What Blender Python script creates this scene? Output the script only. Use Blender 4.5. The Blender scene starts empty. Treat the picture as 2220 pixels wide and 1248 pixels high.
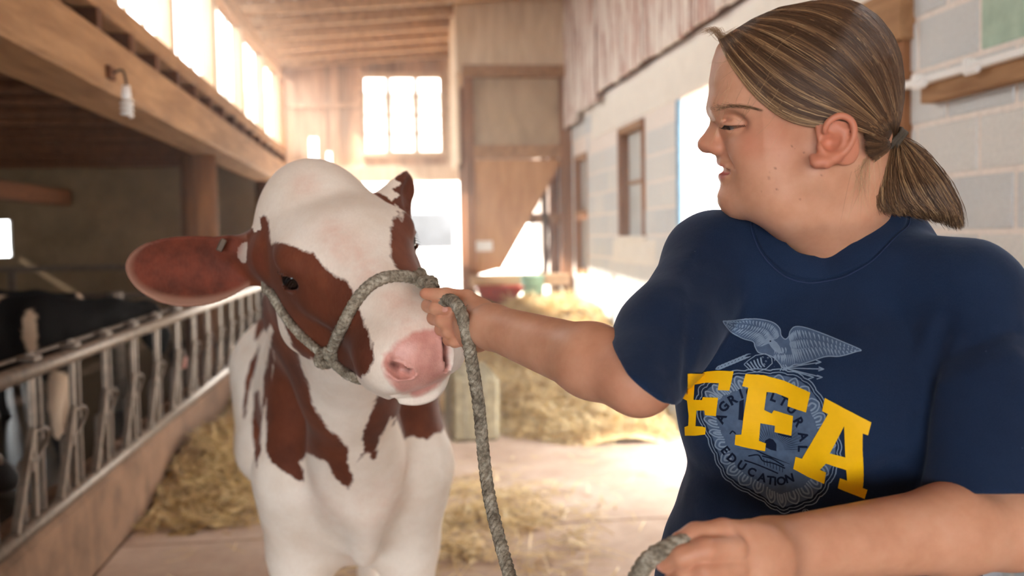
import bpy, bmesh, math, random
import numpy as np
from mathutils import Vector, Matrix
from mathutils.bvhtree import BVHTree

random.seed(7)
rng = np.random.default_rng(11)
S = bpy.context.scene
COL = S.collection

# ------------------------------------------------------------------ camera, world, lights, exposure
FPX, IW, IH = 2158.0, 2220.0, 1248.0
CAM = np.array([0.0, 0.0, 1.42])
YAW, PITCH, ROLL = math.radians(7.071), math.radians(-3.016), math.radians(1.0)
_f = np.array([math.sin(YAW) * math.cos(PITCH), math.cos(YAW) * math.cos(PITCH), math.sin(PITCH)])
_r = np.array([math.cos(YAW), -math.sin(YAW), 0.0])
_u = np.cross(_r, _f)
RX = _r * math.cos(ROLL) - _u * math.sin(ROLL)
UY = _r * math.sin(ROLL) + _u * math.cos(ROLL)
FZ = _f
cam_data = bpy.data.cameras.new('camera')
cam_data.sensor_width = 36.0
cam_data.lens = FPX / IW * 36.0
cam_data.clip_start, cam_data.clip_end = 0.05, 200
cam_data.dof.use_dof = True
cam_data.dof.focus_distance = 1.2
cam_data.dof.aperture_fstop = 4.0
cam = bpy.data.objects.new('camera', cam_data)
COL.objects.link(cam)
cam.matrix_world = Matrix(((RX[0], UY[0], -FZ[0], CAM[0]), (RX[1], UY[1], -FZ[1], CAM[1]),
                           (RX[2], UY[2], -FZ[2], CAM[2]), (0, 0, 0, 1)))
S.camera = cam
S.view_settings.view_transform = 'Standard'
S.view_settings.look = 'None'
S.view_settings.gamma = 1.0
S.view_settings.use_curve_mapping = False
S.view_settings.exposure = 0.95
try:
    S.cycles.use_denoising = True
    S.cycles.denoiser = 'OPENIMAGEDENOISE'
    S.cycles.max_bounces = 10
    S.cycles.diffuse_bounces = 6
    S.cycles.sample_clamp_indirect = 8.0
    S.cycles.caustics_reflective = False
    S.cycles.caustics_refractive = False
except Exception:
    pass

world = bpy.data.worlds.new('hazy_sky')
S.world = world
world.use_nodes = True
wn = world.node_tree.nodes
wn['Background'].inputs[0].default_value = (0.955, 0.98, 1.0, 1)
wn['Background'].inputs[1].default_value = 7.0


def area_light(name, loc, target, sx, sy, power, col=(1, 1, 1)):
    ld = bpy.data.lights.new(name, 'AREA')
    ld.shape = 'RECTANGLE'
    ld.size, ld.size_y, ld.energy, ld.color = sx, sy, power, col
    o = bpy.data.objects.new(name, ld)
    o.location = loc
    d = Vector(target) - Vector(loc)
    o.rotation_euler = d.to_track_quat('-Z', 'Y').to_euler()
    COL.objects.link(o)
    return o


sun_d = bpy.data.lights.new('sun', 'SUN')
sun_d.energy, sun_d.angle, sun_d.color = 16.0, math.radians(1.5), (1.0, 0.96, 0.90)
sun = bpy.data.objects.new('sun', sun_d)
sun.rotation_euler = Vector((0.86, 0.10, -0.60)).to_track_quat('-Z', 'Y').to_euler()
COL.objects.link(sun)


# ------------------------------------------------------------------ placing helpers
def P(px, py, d):
    """Point d metres in front of the camera seen at a pixel of the 2220x1248 photograph."""
    return CAM + d * ((px - IW / 2) / FPX * RX + (IH / 2 - py) / FPX * UY + FZ)


def ray(px, py):
    return (px - IW / 2) / FPX * RX + (IH / 2 - py) / FPX * UY + FZ


def onX(px, py, X):
    v = ray(px, py); return CAM + v * (X / v[0])


def onY(px, py, Y):
    v = ray(px, py); return CAM + v * (Y / v[1])


def onZ(px, py, Z):
    v = ray(px, py); return CAM + v * ((Z - CAM[2]) / v[2])


# ------------------------------------------------------------------ materials
class NT:
    def __init__(self, name):
        self.m = bpy.data.materials.new(name)
        self.m.use_nodes = True
        self.t = self.m.node_tree
        self.b = self.t.nodes['Principled BSDF']

    def n(self, kind, **kw):
        nd = self.t.nodes.new(kind)
        for k, v in kw.items():
            if hasattr(nd, k):
                setattr(nd, k, v)
            else:
                nd.inputs[k.replace('_', ' ')].default_value = v
        return nd

    def l(self, a, b):
        self.t.links.new(a, b)

    def coord(self, scale=(1, 1, 1), obj=True):
        tc = self.n('ShaderNodeTexCoord')
        mp = self.n('ShaderNodeMapping')
        mp.inputs['Scale'].default_value = scale
        self.l(tc.outputs['Object' if obj else 'Generated'], mp.inputs[0])
        return mp.outputs[0]

    def geo(self, scale=(1, 1, 1)):
        g = self.n('ShaderNodeNewGeometry')
        mp = self.n('ShaderNodeMapping')
        mp.inputs['Scale'].default_value = scale
        self.l(g.outputs['Position'], mp.inputs[0])
        return mp.outputs[0]

    def noise(self, vec, scale, detail=4, rough=0.55, dist=0.0):
        nd = self.n('ShaderNodeTexNoise')
        nd.inputs['Scale'].default_value = scale
        nd.inputs['Detail'].default_value = detail
        nd.inputs['Roughness'].default_value = rough
        nd.inputs['Distortion'].default_value = dist
        if vec is not None:
            self.l(vec, nd.inputs['Vector'])
        return nd.outputs['Fac']

    def ramp(self, fac, stops, interp='LINEAR'):
        r = self.n('ShaderNodeValToRGB')
        r.color_ramp.interpolation = interp
        e = r.color_ramp.elements
        while len(e) < len(stops):
            e.new(0.5)
        for x, (p, c) in zip(e, stops):
            x.position = p
            x.color = (c[0], c[1], c[2], 1)
        self.l(fac, r.inputs[0])
        return r.outputs[0]

    def mix(self, fac, a, b, mode='MIX'):
        m = self.n('ShaderNodeMix')
        m.data_type = 'RGBA'
        m.blend_type = mode
        for sock, v in ((m.inputs[0], fac), (m.inputs[6], a), (m.inputs[7], b)):
            if hasattr(v, 'links') or hasattr(v, 'is_linked'):
                self.l(v, sock)
            elif isinstance(v, (int, float)):
                sock.default_value = v
            else:
                sock.default_value = (v[0], v[1], v[2], 1)
        return m.outputs[2]

    def math(self, op, a, b=0.0, c=None):
        m = self.n('ShaderNodeMath')
        m.operation = op
        for i, v in enumerate((a, b, c)):
            if v is None:
                continue
            if isinstance(v, (int, float)):
                m.inputs[i].default_value = v
            else:
                self.l(v, m.inputs[i])
        return m.outputs[0]

    def attr(self, name):
        a = self.n('ShaderNodeAttribute')
        a.attribute_name = name
        return a

    def bump(self, h, strength=0.3, dist=0.01):
        b = self.n('ShaderNodeBump')
        b.inputs['Strength'].default_value = strength
        b.inputs['Distance'].default_value = dist
        self.l(h, b.inputs['Height'])
        self.l(b.outputs[0], self.b.inputs['Normal'])

    def out(self, col=None, rough=None, metal=None, spec=None, sss=None, sheen=None):
        for nm, v in (('Base Color', col), ('Roughness', rough), ('Metallic', metal), ('Specular IOR Level', spec),
                      ('Subsurface Weight', sss), ('Sheen Weight', sheen)):
            if v is None:
                continue
            if isinstance(v, (int, float)):
                self.b.inputs[nm].default_value = v
            elif isinstance(v, tuple):
                self.b.inputs[nm].default_value = (v[0], v[1], v[2], 1)
            else:
                self.l(v, self.b.inputs[nm])
        return self.m


def srgb(r, g, b):
    f = lambda c: (c / 255 / 12.92) if c / 255 <= 0.04045 else ((c / 255 + 0.055) / 1.055) ** 2.4
    return (f(r), f(g), f(b))


def wood(name, dark, light, stretch=(1, 1, 1), scale=6.0, rough=0.75, rand=0.35, bump=0.3, paint=None):
    t = NT(name)
    v = t.coord(stretch)
    info = t.n('ShaderNodeObjectInfo')
    off = t.n('ShaderNodeVectorMath'); off.operation = 'ADD'
    t.l(v, off.inputs[0])
    cb = t.n('ShaderNodeCombineXYZ')
    rr = t.math('MULTIPLY', info.outputs['Random'], 37.0)
    for i in range(3):
        t.l(rr, cb.inputs[i])
    t.l(cb.outputs[0], off.inputs[1])
    g = t.noise(off.outputs[0], scale, 6, 0.62, 0.4)
    c = t.ramp(g, [(0.25, dark), (0.52, tuple((a + b) / 2 for a, b in zip(dark, light))), (0.8, light)])
    hs = t.n('ShaderNodeHueSaturation')
    t.l(c, hs.inputs['Color'])
    t.l(t.math('MULTIPLY_ADD', info.outputs['Random'], rand, 1 - rand / 2), hs.inputs['Value'])
    col = hs.outputs[0]
    if paint:
        pm = t.noise(off.outputs[0], scale * 0.8, 8, 0.7)
        col = t.mix(t.ramp(pm, [(paint[1], (0, 0, 0)), (paint[1] + 0.1, (1, 1, 1))]), col, paint[0])
    t.bump(g, bump, 0.01)
    return t.out(col, rough, spec=0.25)


def plain(name, col, rough=0.6, metal=0.0, var=0.2, scale=8.0, bump=0.1, spec=0.4):
    t = NT(name)
    g = t.noise(t.geo(), scale, 5, 0.6)
    c = t.ramp(g, [(0.3, tuple(x * (1 - var) for x in col)), (0.7, tuple(min(1, x * (1 + var)) for x in col))])
    if bump:
        t.bump(g, bump, 0.005)
    return t.out(c, rough, metal, spec)


# ------------------------------------------------------------------ object helpers
def link(name, me, mat=None, parent=None, kind=None):
    o = bpy.data.objects.new(name, me)
    COL.objects.link(o)
    if mat is not None and me is not None and len(me.materials) == 0:
        me.materials.append(mat)
    if parent is not None:
        o.parent = parent
        o.matrix_parent_inverse = parent_matrix(parent).inverted()
    if kind:
        o['kind'] = kind
    return o


def parent_matrix(o):
    m = o.matrix_basis.copy()
    if o.parent:
        m = parent_matrix(o.parent) @ o.matrix_parent_inverse @ m
    return m


def tag(o, label, cat, group=None):
    o['label'] = label
    o['category'] = cat
    if group:
        o['group'] = group
    return o


def empty(name, loc=(0, 0, 0)):
    o = bpy.data.objects.new(name, None)
    o.empty_display_size = 0.05
    COL.objects.link(o)
    o.location = loc
    return o


def mesh_np(name, V, Fq, smooth=True):
    """Mesh from an array of points and an array of equal sized faces."""
    me = bpy.data.meshes.new(name)
    V = np.asarray(V, dtype=np.float32)
    Fq = np.asarray(Fq, dtype=np.int32)
    k = Fq.shape[1]
    me.vertices.add(len(V))
    me.vertices.foreach_set('co', V.ravel())
    me.loops.add(Fq.size)
    me.loops.foreach_set('vertex_index', Fq.ravel())
    me.polygons.add(len(Fq))
    me.polygons.foreach_set('loop_start', np.arange(0, Fq.size, k, dtype=np.int32))
    me.polygons.foreach_set('loop_total', np.full(len(Fq), k, dtype=np.int32))
    me.polygons.foreach_set('use_smooth', np.full(len(Fq), smooth))
    me.update(calc_edges=True)
    me.validate()
    return me


def set_attr(me, name, vals):
    a = me.attributes.new(name, 'FLOAT', 'POINT')
    a.data.foreach_set('value', np.asarray(vals, dtype=np.float32))


def box_mesh(name, lo, hi, bevel=0.0, jitter=0.0):
    bm = bmesh.new()
    bmesh.ops.create_cube(bm, size=1)
    lo, hi = np.array(lo, float), np.array(hi, float)
    for v in bm.verts:
        v.co = Vector((lo + hi) / 2 + np.array(v.co) * (hi - lo))
        if jitter:
            v.co += Vector(rng.normal(0, jitter, 3))
    if bevel:
        bmesh.ops.bevel(bm, geom=list(bm.edges), offset=bevel, segments=1, affect='EDGES')
    me = bpy.data.meshes.new(name)
    bm.to_mesh(me); bm.free()
    return me


def box(name, lo, hi, mat, parent=None, kind=None, bevel=0.004, jitter=0.0):
    """A box whose origin sits at its own middle (so textures and bases read per piece)."""
    lo, hi = np.array(lo, float), np.array(hi, float)
    c = (lo + hi) / 2
    me = box_mesh(name, lo - c, hi - c, bevel, jitter)
    me.materials.append(mat)
    o = bpy.data.objects.new(name, me)
    COL.objects.link(o)
    if parent is not None:
        o.parent = parent
        o.matrix_parent_inverse = parent_matrix(parent).inverted()
    o.location = c
    if kind:
        o['kind'] = kind
    return o


def bar(name, a, b, w, h, mat, parent=None, kind=None, up=(0, 0, 1), bevel=0.004):
    """A squared timber from a to b (w across, h along up)."""
    a, b = np.array(a, float), np.array(b, float)
    L = np.linalg.norm(b - a)
    me = box_mesh(name, (-w / 2, -L / 2, -h / 2), (w / 2, L / 2, h / 2), bevel)
    me.materials.append(mat)
    y = Vector((b - a) / L)
    x = y.cross(Vector(up)).normalized()
    z = x.cross(y)
    o = bpy.data.objects.new(name, me)
    COL.objects.link(o)
    if parent is not None:
        o.parent = parent
        o.matrix_parent_inverse = parent_matrix(parent).inverted()
    c = (a + b) / 2
    o.matrix_basis = Matrix(((x[0], y[0], z[0], c[0]), (x[1], y[1], z[1], c[1]), (x[2], y[2], z[2], c[2]), (0, 0, 0, 1)))
    if kind:
        o['kind'] = kind
    return o


def dup(o, loc=None, parent=None):
    c = o.copy()
    COL.objects.link(c)
    if parent is not None:
        c.parent = parent
        c.matrix_parent_inverse = parent_matrix(parent).inverted()
    if loc is not None:
        c.location = loc
    return c


def catmull(pts, n):
    pts = np.asarray(pts, float)
    k = len(pts)
    ext = np.vstack([2 * pts[0] - pts[1], pts, 2 * pts[-1] - pts[-2]])
    t = np.linspace(0, k - 1 - 1e-9, n)
    i = np.floor(t).astype(int)
    f = (t - i)[:, None]
    p0, p1, p2, p3 = ext[i], ext[i + 1], ext[i + 2], ext[i + 3]
    return 0.5 * (2 * p1 + (p2 - p0) * f + (2 * p0 - 5 * p1 + 4 * p2 - p3) * f ** 2 + (3 * p1 - p0 - 3 * p2 + p3) * f ** 3)


def frames(path, ref=(0, 0, 1)):
    T = np.gradient(path, axis=0)
    T /= np.linalg.norm(T, axis=1)[:, None] + 1e-12
    N = np.zeros_like(T)
    n = np.cross(T[0], ref)
    if np.linalg.norm(n) < 1e-3:
        n = np.cross(T[0], (1, 0, 0))
    n /= np.linalg.norm(n)
    for i in range(len(T)):
        n = n - T[i] * (n @ T[i])
        n /= np.linalg.norm(n) + 1e-12
        N[i] = n
    return T, N, np.cross(T, N)


def tube_arrays(path, rad, seg=8, cap=True):
    path = np.asarray(path, float)
    rad = np.broadcast_to(np.asarray(rad, float), (len(path),))
    T, N, B = frames(path)
    a = np.linspace(0, 2 * math.pi, seg, endpoint=False)
    V = path[:, None] + rad[:, None, None] * (np.cos(a)[None, :, None] * N[:, None] + np.sin(a)[None, :, None] * B[:, None])
    n = len(path)
    i, j = np.meshgrid(np.arange(n - 1), np.arange(seg), indexing='ij')
    j2 = (j + 1) % seg
    F = np.stack([i * seg + j, i * seg + j2, (i + 1) * seg + j2, (i + 1) * seg + j], -1).reshape(-1, 4)
    V = V.reshape(-1, 3)
    if cap:
        V = np.vstack([V, path[0], path[-1]])
        c0, c1 = len(V) - 2, len(V) - 1
        jj = np.arange(0, seg, 1)
        k2 = (jj + 1) % seg
        k3 = (jj + 1) % seg
        caps = np.stack([np.full(seg, c0), k2, jj, jj], -1)
        cape = np.stack([np.full(seg, c1), (n - 1) * seg + jj, (n - 1) * seg + k2, (n - 1) * seg + k2], -1)
        return V, F, caps[:, :3], cape[:, :3]
    return V, F, None, None


def tube(name, pts, rad, mat, parent=None, seg=8, n=None, kind=None):
    path = catmull(pts, n) if n else np.asarray(pts, float)
    V, F, c0, c1 = tube_arrays(path, rad, seg)
    me = bpy.data.meshes.new(name)
    me.from_pydata([tuple(v) for v in V], [], [tuple(f) for f in F] + [tuple(f) for f in c0] + [tuple(f) for f in c1])
    me.polygons.foreach_set('use_smooth', [True] * len(me.polygons))
    return link(name, me, mat, parent, kind)


# ------------------------------------------------------------------ signed distance modelling
def smin(a, b, k):
    h = np.clip(0.5 + 0.5 * (b - a) / k, 0, 1)
    return b + (a - b) * h - k * h * (1 - h)


def smax(a, b, k):
    return -smin(-a, -b, k)


def cone(p, a, b, r1, r2):
    a = np.asarray(a, np.float32); b = np.asarray(b, np.float32)
    ba = b - a
    t = np.clip(((p - a) @ ba) / (ba @ ba), 0, 1)
    return np.sqrt((((p - a) - t[:, None] * ba) ** 2).sum(1)) - (r1 + (r2 - r1) * t)


def ell(p, c, r, B=None):
    q = p - np.asarray(c, np.float32)
    if B is not None:
        q = q @ np.asarray(B, np.float32)          # columns of B are the local axes
    r = np.asarray(r, np.float32)
    k0 = np.sqrt(((q / r) ** 2).sum(1))
    k1 = np.sqrt(((q / r ** 2) ** 2).sum(1)) + 1e-9
    return k0 * (k0 - 1) / k1


def chain(p, pts, rad, k=0.0):
    d = None
    for i in range(len(pts) - 1):
        e = cone(p, pts[i], pts[i + 1], rad[i], rad[i + 1])
        d = e if d is None else (smin(d, e, k) if k else np.minimum(d, e))
    return d


def poly_sd(q, poly):
    """Signed distance (negative inside) from 2D points q to a closed polygon."""
    q = np.asarray(q, np.float32)
    poly = np.asarray(poly, np.float32)
    d = np.full(len(q), 1e9, np.float32)
    inside = np.zeros(len(q), bool)
    for i in range(len(poly)):
        a, b = poly[i], poly[(i + 1) % len(poly)]
        e = b - a
        w = q - a
        t = np.clip((w @ e) / (e @ e + 1e-12), 0, 1)
        d = np.minimum(d, ((w - t[:, None] * e) ** 2).sum(1))
        c = ((a[1] > q[:, 1]) != (b[1] > q[:, 1]))
        with np.errstate(divide='ignore', invalid='ignore'):
            xx = (b[0] - a[0]) * (q[:, 1] - a[1]) / (b[1] - a[1] + 1e-12) + a[0]
        inside ^= c & (q[:, 0] < xx)
    d = np.sqrt(d)
    return np.where(inside, -d, d)


def near(p, c, R, f, margin=.07):
    """Evaluate f only close to its bounding ball; further off a safe under-estimate is enough."""
    d = np.sqrt(((p - np.asarray(c, np.float32)) ** 2).sum(1)) - R
    m = d < margin
    d = np.maximum(d, margin * .9).astype(np.float32)
    if m.any():
        d[m] = f(p[m])
    return d


def call(f, p, chunk=400000):
    return np.concatenate([f(p[i:i + chunk].astype(np.float32)) for i in range(0, len(p), chunk)]) if len(p) else np.zeros(0, np.float32)


def surface(f, lo, hi, h, B=8, lip=1.7):
    """Surface nets on the zero set of f inside a box; sparse in blocks; points pulled onto the surface."""
    lo = np.asarray(lo, float); hi = np.asarray(hi, float)
    nb = np.maximum(1, np.ceil((hi - lo) / (h * B)).astype(int))
    n = nb * B + 1
    g = np.stack(np.meshgrid(*[np.arange(k) for k in nb], indexing='ij'), -1).reshape(-1, 3)
    cen = lo + (g + 0.5) * B * h
    dc = call(f, cen)
    vol = np.repeat(np.repeat(np.repeat(dc.reshape(nb), B, 0), B, 1), B, 2).astype(np.float32)
    vol = np.pad(vol, ((0, 1), (0, 1), (0, 1)), mode='edge')
    near = g[np.abs(dc) < 0.87 * B * h * lip + 0.002]
    loc = np.stack(np.meshgrid(*[np.arange(B + 1)] * 3, indexing='ij'), -1).reshape(-1, 3)
    for i in range(0, len(near), 400):
        ids = (near[i:i + 400, None] * B + loc[None]).reshape(-1, 3)
        vol[ids[:, 0], ids[:, 1], ids[:, 2]] = call(f, lo + ids * h)
    s = vol < 0
    corner = [(a, b, c) for a in (0, 1) for b in (0, 1) for c in (0, 1)]
    cnt = np.zeros(tuple(n - 1), np.int8)
    for a, b, c in corner:
        cnt += s[a:n[0] - 1 + a, b:n[1] - 1 + b, c:n[2] - 1 + c]
    cell = np.argwhere((cnt > 0) & (cnt < 8))
    idx = np.full(tuple(n - 1), -1, np.int32)
    idx[cell[:, 0], cell[:, 1], cell[:, 2]] = np.arange(len(cell))
    acc = np.zeros((len(cell), 3)); num = np.zeros(len(cell))
    val = {k: vol[cell[:, 0] + k[0], cell[:, 1] + k[1], cell[:, 2] + k[2]] for k in corner}
    for k in corner:
        for ax in range(3):
            if k[ax] == 0:
                k2 = tuple(1 if i == ax else k[i] for i in range(3))
                a, b = val[k], val[k2]
                m = (a < 0) != (b < 0)
                t = np.where(m, a / (a - b + 1e-12), 0)
                q = np.array(k, float)[None] + t[:, None] * np.eye(3)[ax]
                acc += np.where(m[:, None], q, 0); num += m
    V = lo + (cell + acc / num[:, None]) * h
    quads = []
    for ax in range(3):
        o1, o2 = (ax + 1) % 3, (ax + 2) % 3
        sl0 = [slice(None)] * 3; sl1 = [slice(None)] * 3
        sl0[ax] = slice(0, n[ax] - 1); sl1[ax] = slice(1, n[ax])
        e = np.argwhere(s[tuple(sl0)] != s[tuple(sl1)])
        e = e[(e[:, o1] > 0) & (e[:, o2] > 0) & (e[:, o1] < n[o1] - 1) & (e[:, o2] < n[o2] - 1)]
        def cid(d1, d2):
            q = e.copy(); q[:, o1] -= d1; q[:, o2] -= d2
            return idx[q[:, 0], q[:, 1], q[:, 2]]
        F = np.stack([cid(1, 1), cid(0, 1), cid(0, 0), cid(1, 0)], -1)
        flip = ~s[e[:, 0], e[:, 1], e[:, 2]]
        F[flip] = F[flip][:, ::-1]
        quads.append(F[(F >= 0).all(1)])
    F = np.vstack(quads)
    eps = h * 0.35
    for _ in range(2):
        G = np.stack([call(f, V + np.eye(3)[i] * eps) - call(f, V - np.eye(3)[i] * eps) for i in range(3)], -1) / (2 * eps)
        d = call(f, V)
        st = -(d / np.maximum((G ** 2).sum(1), 0.2))[:, None] * G
        ln = np.linalg.norm(st, axis=1)[:, None]
        V = V + st * np.minimum(1, 0.6 * h / np.maximum(ln, 1e-9))
    return V, F


def region_surface(f, boxes):
    """boxes: [(lo, hi, h, [indices of finer boxes cut out])]; pieces lie on the same zero set and overlap a little."""
    Vs, Fs, off = [], [], 0
    for lo, hi, h, cut in boxes:
        V, F = surface(f, lo, hi, h)
        if cut:
            c = V[F].mean(1)
            keep = np.ones(len(F), bool)
            for j in cut:
                l2, h2 = np.array(boxes[j][0]) + 1.5 * h, np.array(boxes[j][1]) - 1.5 * h
                keep &= ~((c > l2) & (c < h2)).all(1)
            F = F[keep]
            used = np.zeros(len(V), bool); used[F.ravel()] = True
            re = np.cumsum(used) - 1
            V = V[used]; F = re[F]
        Vs.append(V); Fs.append(F + off); off += len(V)
    return np.vstack(Vs), np.vstack(Fs)
# ================================================================== THE SETTING
M = {}
M['concrete'] = None
t = NT('floor_concrete')
v = t.geo()
g1 = t.noise(v, 1.1, 6, 0.6); g2 = t.noise(v, 14, 6, 0.65)
c = t.ramp(g1, [(0.3, srgb(182, 156, 136)), (0.55, srgb(202, 178, 158)), (0.75, srgb(214, 194, 174))])
c = t.mix(t.ramp(g2, [(0.35, (0.25,) * 3), (0.6, (0, 0, 0))]), c, srgb(135, 106, 84))
c = t.mix(t.ramp(t.noise(v, .45, 5, .7), [(.42, (0, 0, 0)), (.62, (.55,) * 3)]), c, srgb(150, 120, 98))
t.bump(g2, 0.2, 0.006)
M['concrete'] = t.out(c, 0.8, spec=0.25)
M['curb'] = plain('curb_concrete', srgb(128, 98, 76), 0.85, var=0.35, scale=5, bump=0.3, spec=0.2)
M['ground'] = plain('yard_ground', srgb(205, 190, 170), 0.9, var=0.1, scale=2)
M['mortar'] = plain('mortar', srgb(236, 226, 218), 0.9, var=0.08, scale=30, bump=0.4, spec=0.2)
t = NT('block_face')
info = t.n('ShaderNodeObjectInfo')
g = t.noise(t.geo(), 60, 5, 0.7); gb = t.noise(t.geo(), 3.0, 4, 0.6)
c = t.ramp(info.outputs['Random'], [(0.0, srgb(208, 212, 214)), (0.5, srgb(218, 219, 218)), (1.0, srgb(228, 226, 221))])
c = t.mix(t.ramp(g, [(0.35, (0.3,) * 3), (0.6, (0, 0, 0))]), c, srgb(180, 181, 180))
c = t.mix(t.ramp(gb, [(0.5, (0, 0, 0)), (0.75, (0.4,) * 3)]), c, srgb(225, 222, 216))
t.bump(g, 0.55, 0.006)
M['block'] = t.out(c, 0.9, spec=0.2)
M['green_block'] = plain('green_stained_block', srgb(178, 200, 182), 0.9, var=0.12, scale=14, bump=0.5, spec=0.2)
M['lintel'] = plain('painted_concrete', srgb(236, 230, 220), 0.85, var=0.05, scale=8, bump=0.2, spec=0.2)
M['siding'] = wood('peeling_red_siding', srgb(150, 92, 82), srgb(190, 146, 130), (2, 2, .25), 9, 0.85, 0.3, 0.3, (srgb(232, 222, 212), 0.42))
M['barn_board'] = wood('weathered_barn_board', srgb(165, 128, 98), srgb(228, 200, 172), (3, 3, .3), 5, 0.85, 0.45)
M['timber'] = wood('old_timber', srgb(130, 92, 62), srgb(192, 150, 110), (3, .35, 3), 5, 0.75, 0.2)
M['timber_z'] = wood('old_timber_upright', srgb(108, 70, 46), srgb(170, 120, 82), (3, 3, .35), 5, 0.75, 0.2)
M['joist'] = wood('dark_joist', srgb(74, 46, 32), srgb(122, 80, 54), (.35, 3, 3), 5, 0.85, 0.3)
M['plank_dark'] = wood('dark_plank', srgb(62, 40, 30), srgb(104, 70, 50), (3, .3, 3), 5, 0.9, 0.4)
M['rafter'] = wood('rafter_wood', srgb(158, 122, 90), srgb(222, 188, 150), (.4, 3, 3), 5, 0.8, 0.25)
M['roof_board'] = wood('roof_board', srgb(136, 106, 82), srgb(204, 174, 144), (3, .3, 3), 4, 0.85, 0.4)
M['plywood'] = wood('orange_plywood', srgb(170, 118, 74), srgb(214, 166, 118), (3, 3, .5), 4, 0.7, 0.1, 0.15)
M['grey_plywood'] = wood('grey_plywood', srgb(150, 124, 98), srgb(204, 180, 150), (2, 2, .7), 3, 0.8, 0.1, 0.15)
M['pale_wood'] = wood('pale_wood', srgb(196, 170, 140), srgb(236, 216, 190), (3, 3, .4), 4, 0.8, 0.15, 0.15)
M['tan_wall'] = plain('tan_plaster', srgb(124, 104, 80), 0.9, var=0.22, scale=3, bump=0.3, spec=0.15)
M['white_paint'] = plain('white_paint', srgb(240, 240, 238), 0.5, var=0.03, scale=10, bump=0.03)
M['blue_paint'] = plain('blue_paint', srgb(120, 160, 188), 0.6, var=0.15, scale=10, bump=0.05)
M['grey_shutter'] = plain('grey_shutter', srgb(190, 190, 186), 0.7, var=0.08, scale=6)
M['steel'] = plain('galvanised_steel', srgb(126, 112, 99), 0.45, 0.35, 0.28, 25, 0.1)
M['dull_steel'] = plain('dull_steel', srgb(96, 82, 70), 0.5, 0.35, 0.3, 25, 0.15)
M['manure'] = plain('wet_pen_floor', srgb(44, 33, 26), 0.22, 0.0, 0.4, 18, 0.9, 0.6)
t = NT('window_glass')
gl = t.n('ShaderNodeBsdfGlossy'); tr = t.n('ShaderNodeBsdfTransparent'); mx = t.n('ShaderNodeMixShader')
gl.inputs['Roughness'].default_value = 0.05; mx.inputs[0].default_value = 0.06
tr.inputs['Color'].default_value = (0.96, 0.97, 0.97, 1)
t.l(tr.outputs[0], mx.inputs[1]); t.l(gl.outputs[0], mx.inputs[2])
t.l(mx.outputs[0], t.t.nodes['Material Output'].inputs[0])
M['glass'] = t.m
M['dimming_glass'] = t.m.copy(); M['dimming_glass'].name = 'dimming_glass'  # pane tint darkened to dim the sky so posts stay readable
for n_ in M['dimming_glass'].node_tree.nodes:
    if n_.bl_idname == 'ShaderNodeBsdfTransparent': n_.inputs['Color'].default_value = (.80, .79, .77, 1)

XL, XR, YB = -1.4, 2.0, 13.9

# floor of cast slabs with recessed joints
fl = box('floor', (-7.2, -9, -0.2), (4.0, YB, -0.02), M['curb'], None, 'structure')
for i, y in enumerate((-9, 1.75, 4.78, 7.8, 10.8)):
    y2 = (-9, 1.75, 4.78, 7.8, 10.8, YB)[i + 1]
    for x1, x2 in ((-1.28, 3.0),):
        s = box('slab', (x1 + .006, y + .006, -0.05), (x2 - .006, y2 - .006, 0), M['concrete'], fl, None, 0.006)
        s.rotation_euler[2] = 0.0
yard = box('ground', (-30, YB, -0.2), (40, 70, -0.03), M['ground'], None, 'structure')
yard2 = box('ground', (2.2, -12, -0.2), (40, YB, -0.03), M['ground'], None, 'structure')
pen = box('floor_pen', (-7.0, -9, -0.03), (-1.5, 13.6, 0.1), M['manure'], None, 'structure')
curb = box('trim_1', (-1.5, -9, -0.02), (-1.28, 12.2, 0.36), M['curb'], None, 'structure', 0.02)
curb['label'] = 'tan concrete curb under the feed fence'

# right wall: mortar core with openings, blocks proud of it
wr = empty('wall_right', (XR, 2, 0)); wr['kind'] = 'structure'
openings = [(3.95, 6.72, 0.0, 2.33), (7.6, 8.44, 1.385, 2.315), (9.85, 10.55, 1.0, 2.25)]
ys = sorted({1.6, YB} | {o[0] for o in openings} | {o[1] for o in openings})
for a, b in zip(ys[:-1], ys[1:]):
    zs = [(0, 2.7)]
    for o in openings:
        if a >= o[0] - 1e-6 and b <= o[1] + 1e-6:
            zs = [(0, o[2]), (o[3], 2.7)]
    for z1, z2 in zs:
        if z2 - z1 > 0.01:
            box('mortar_core', (XR + .005, a, z1), (XR + .2, b, z2), M['mortar'], wr, None, 0)
bw, bh, jt = 0.397, 0.2005, 0.019
bmes = {}


def block_at(y, z, w, h, m):
    key = (round(w, 2), round(h, 2), m.name)
    if key not in bmes:
        me = box_mesh('block', (0, -w / 2, -h / 2), (0.1, w / 2, h / 2), 0.006, 0.0)
        me.materials.append(m)
        bmes[key] = me
    o = bpy.data.objects.new('block', bmes[key])
    COL.objects.link(o)
    o.parent = wr; o.matrix_parent_inverse = parent_matrix(wr).inverted()
    o.location = (XR + rng.uniform(-.002, .002), y, z)


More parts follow.
